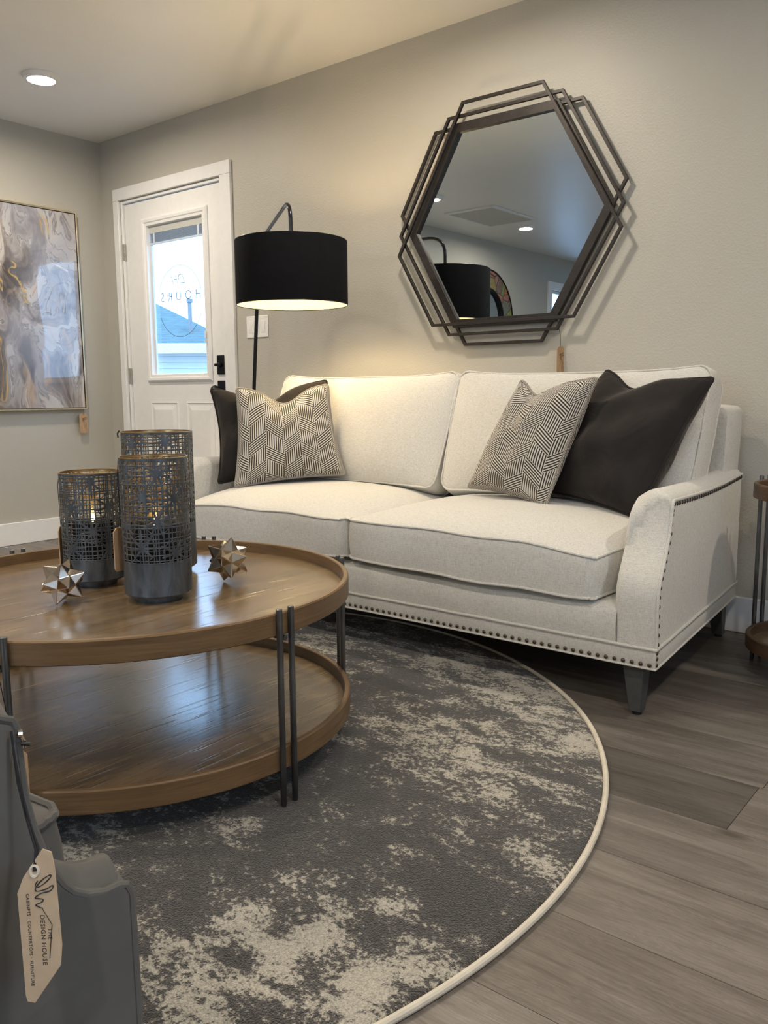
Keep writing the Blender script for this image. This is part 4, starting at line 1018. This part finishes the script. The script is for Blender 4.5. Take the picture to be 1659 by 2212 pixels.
# ================================================================== ROUND WOOD FRAMED MIRROR (seen in the hexagon mirror)
rm = thing('round_mirror', 'round mirror in a mosaic wood frame on the left wall, seen reflected', 'mirror', (0, -4.56, 1.65))
CY_, CZ_ = -4.56, 1.65
def ring_x(mb, r0_, r1_, x0, x1, n=96):
    rows = []
    for (r_, x) in ((r0_, x0), (r0_, x1), (r1_, x1), (r1_, x0)): rows.append([Vector((x, CY_+r_*math.cos(2*PI*k/n), CZ_+r_*math.sin(2*PI*k/n))) for k in range(n)])
    return mb.grid(rows, cu=True, cv=True)
obj('outer_band', ring_x(MB(), .505, .492, .0, .045), BLACKM, rm)
obj('inner_band', ring_x(MB(), .315, .300, .0, .045), BLACKM, rm)
b = NB('mosaic_wood'); v = b.co('Object', (1, 1, 1)); vo = b.n('ShaderNodeTexVoronoi', {'Vector': v, 'Scale': 7.}, feature='DISTANCE_TO_EDGE').outputs[0]
vc = b.n('ShaderNodeTexVoronoi', {'Vector': v, 'Scale': 7.}).outputs['Color']
c_ = b.mix(.6, b.ramp(b.noise(b.co('Object', (4, 4, 40)), 3, 4), [(.3, (.16, .085, .04)), (.7, (.36, .22, .12))]), b.mix(1., (.30, .19, .11), vc, 'MULTIPLY'))
b.P(Base_Color=b.mix(b.ramp(vo, [(.02, 1.), (.035, 0.)]), c_, (.02, .015, .012)), Roughness=.5)
obj('wood_ring', ring_x(MB(), .492, .315, .0, .036), b.m, rm)
mb = MB(); mb.add([(.012, CY_+.301*math.cos(2*PI*k/64), CZ_+.301*math.sin(2*PI*k/64)) for k in range(64)], [tuple(range(64))]); obj('glass', mb, MIRROR, rm, smooth=0)
# ================================================================== SIDE TABLE
st = round_table('side_table', 'round two-tier brown wood side table at the right edge beside the sofa', (4.322, -.36), .215,
    [('tabletop', .605, .560, .030), ('lower_shelf', .125, .080, .030)], [160, 40, -80], .007, .617, .042, (OAK, WALNUT), 0., GUN)
# ================================================================== OUTSIDE
struct('ground', MB().add([(-40, .3, -.35), (20, .3, -.35), (20, 40, -.35), (-40, 40, -.35)], [(0, 1, 2, 3)]), simple('pale_concrete', (.4, .4, .4), .8), smooth=0)
house = thing('house', 'neighbouring house with teal grey shingle roof and pale siding outside the door', 'house', (-11, 10, -.35))
b = NB('shingles'); v = b.co('Object', (1, 1, 1)); x_, y_, z_ = b.xyz(v)[:3]
rw = b.m_('MULTIPLY', z_, 18.); n_ = b.noise(b.co('Object', (3, 3, 30)), 2, 3)
b.P(Base_Color=b.mix(b.m_('MULTIPLY', b.ramp(b.m_('FRACT', rw), [(0., 1.), (.2, 0.)]), .6), b.ramp(n_, [(.3, (.07, .115, .125)), (.7, (.11, .18, .19))]), (.045, .07, .08)), Roughness=.9)
ROOFM = b.m
b = NB('lap_siding'); v = b.co('Object'); x_, y_, z_ = b.xyz(v)[:3]
b.P(Base_Color=b.ramp(b.m_('FRACT', b.m_('MULTIPLY', z_, 8.)), [(0., (.22, .25, .28)), (.12, (.62, .62, .58)), (1., (.55, .56, .54))]), Roughness=.7); SID = b.m
FASC = simple('white_fascia', (.55, .56, .55), .5)
HK = Vector((-8.30, 8.42, 1.88)); HA = math.radians(43); He = Vector((math.cos(HA), math.sin(HA), 0)); Hn = Vector((-math.sin(HA), math.cos(HA), 0))
def hs(a, b, c): return HK+He*a+Hn*b+Vector((0, 0, c))
def hbox(p0, p1):
    m = MB().box(p0, p1); m.v = [hs(*v) for v in m.v]; return m
obj('wall', hbox((-12, .55, -2.23), (-.55, 8, -.02)), SID, house, smooth=0)
mb = MB().add([hs(-12.6, 0, 0), hs(0, 0, 0), hs(-4.3, 4.3, 2.15), hs(-8.3, 4.3, 2.15), hs(0, 8.6, 0), hs(-12.6, 8.6, 0)], [(0, 1, 2, 3), (1, 4, 2), (4, 5, 3, 2), (5, 0, 3), (0, 5, 4, 1)])
obj('roof', mb, ROOFM, house, smooth=0)
obj('fascia', hbox((-12.62, -.03, -.19), (.02, -.002, .01)), FASC, house, smooth=0)
obj('soffit', hbox((-12.6, 0, -.13), (0, .56, -.09)), simple('soffit_blue_grey', (.07, .09, .11), .8), house, smooth=0)
vp = hs(-1.02, .51, 0); mb = MB().lathe([(.042, .1), (.042, .86), (.065, .86), (.065, .93), (.0001, .94)], tuple(vp), 16); obj('vent_pipe', mb, simple('galvanised', (.16, .18, .19), .5), house)
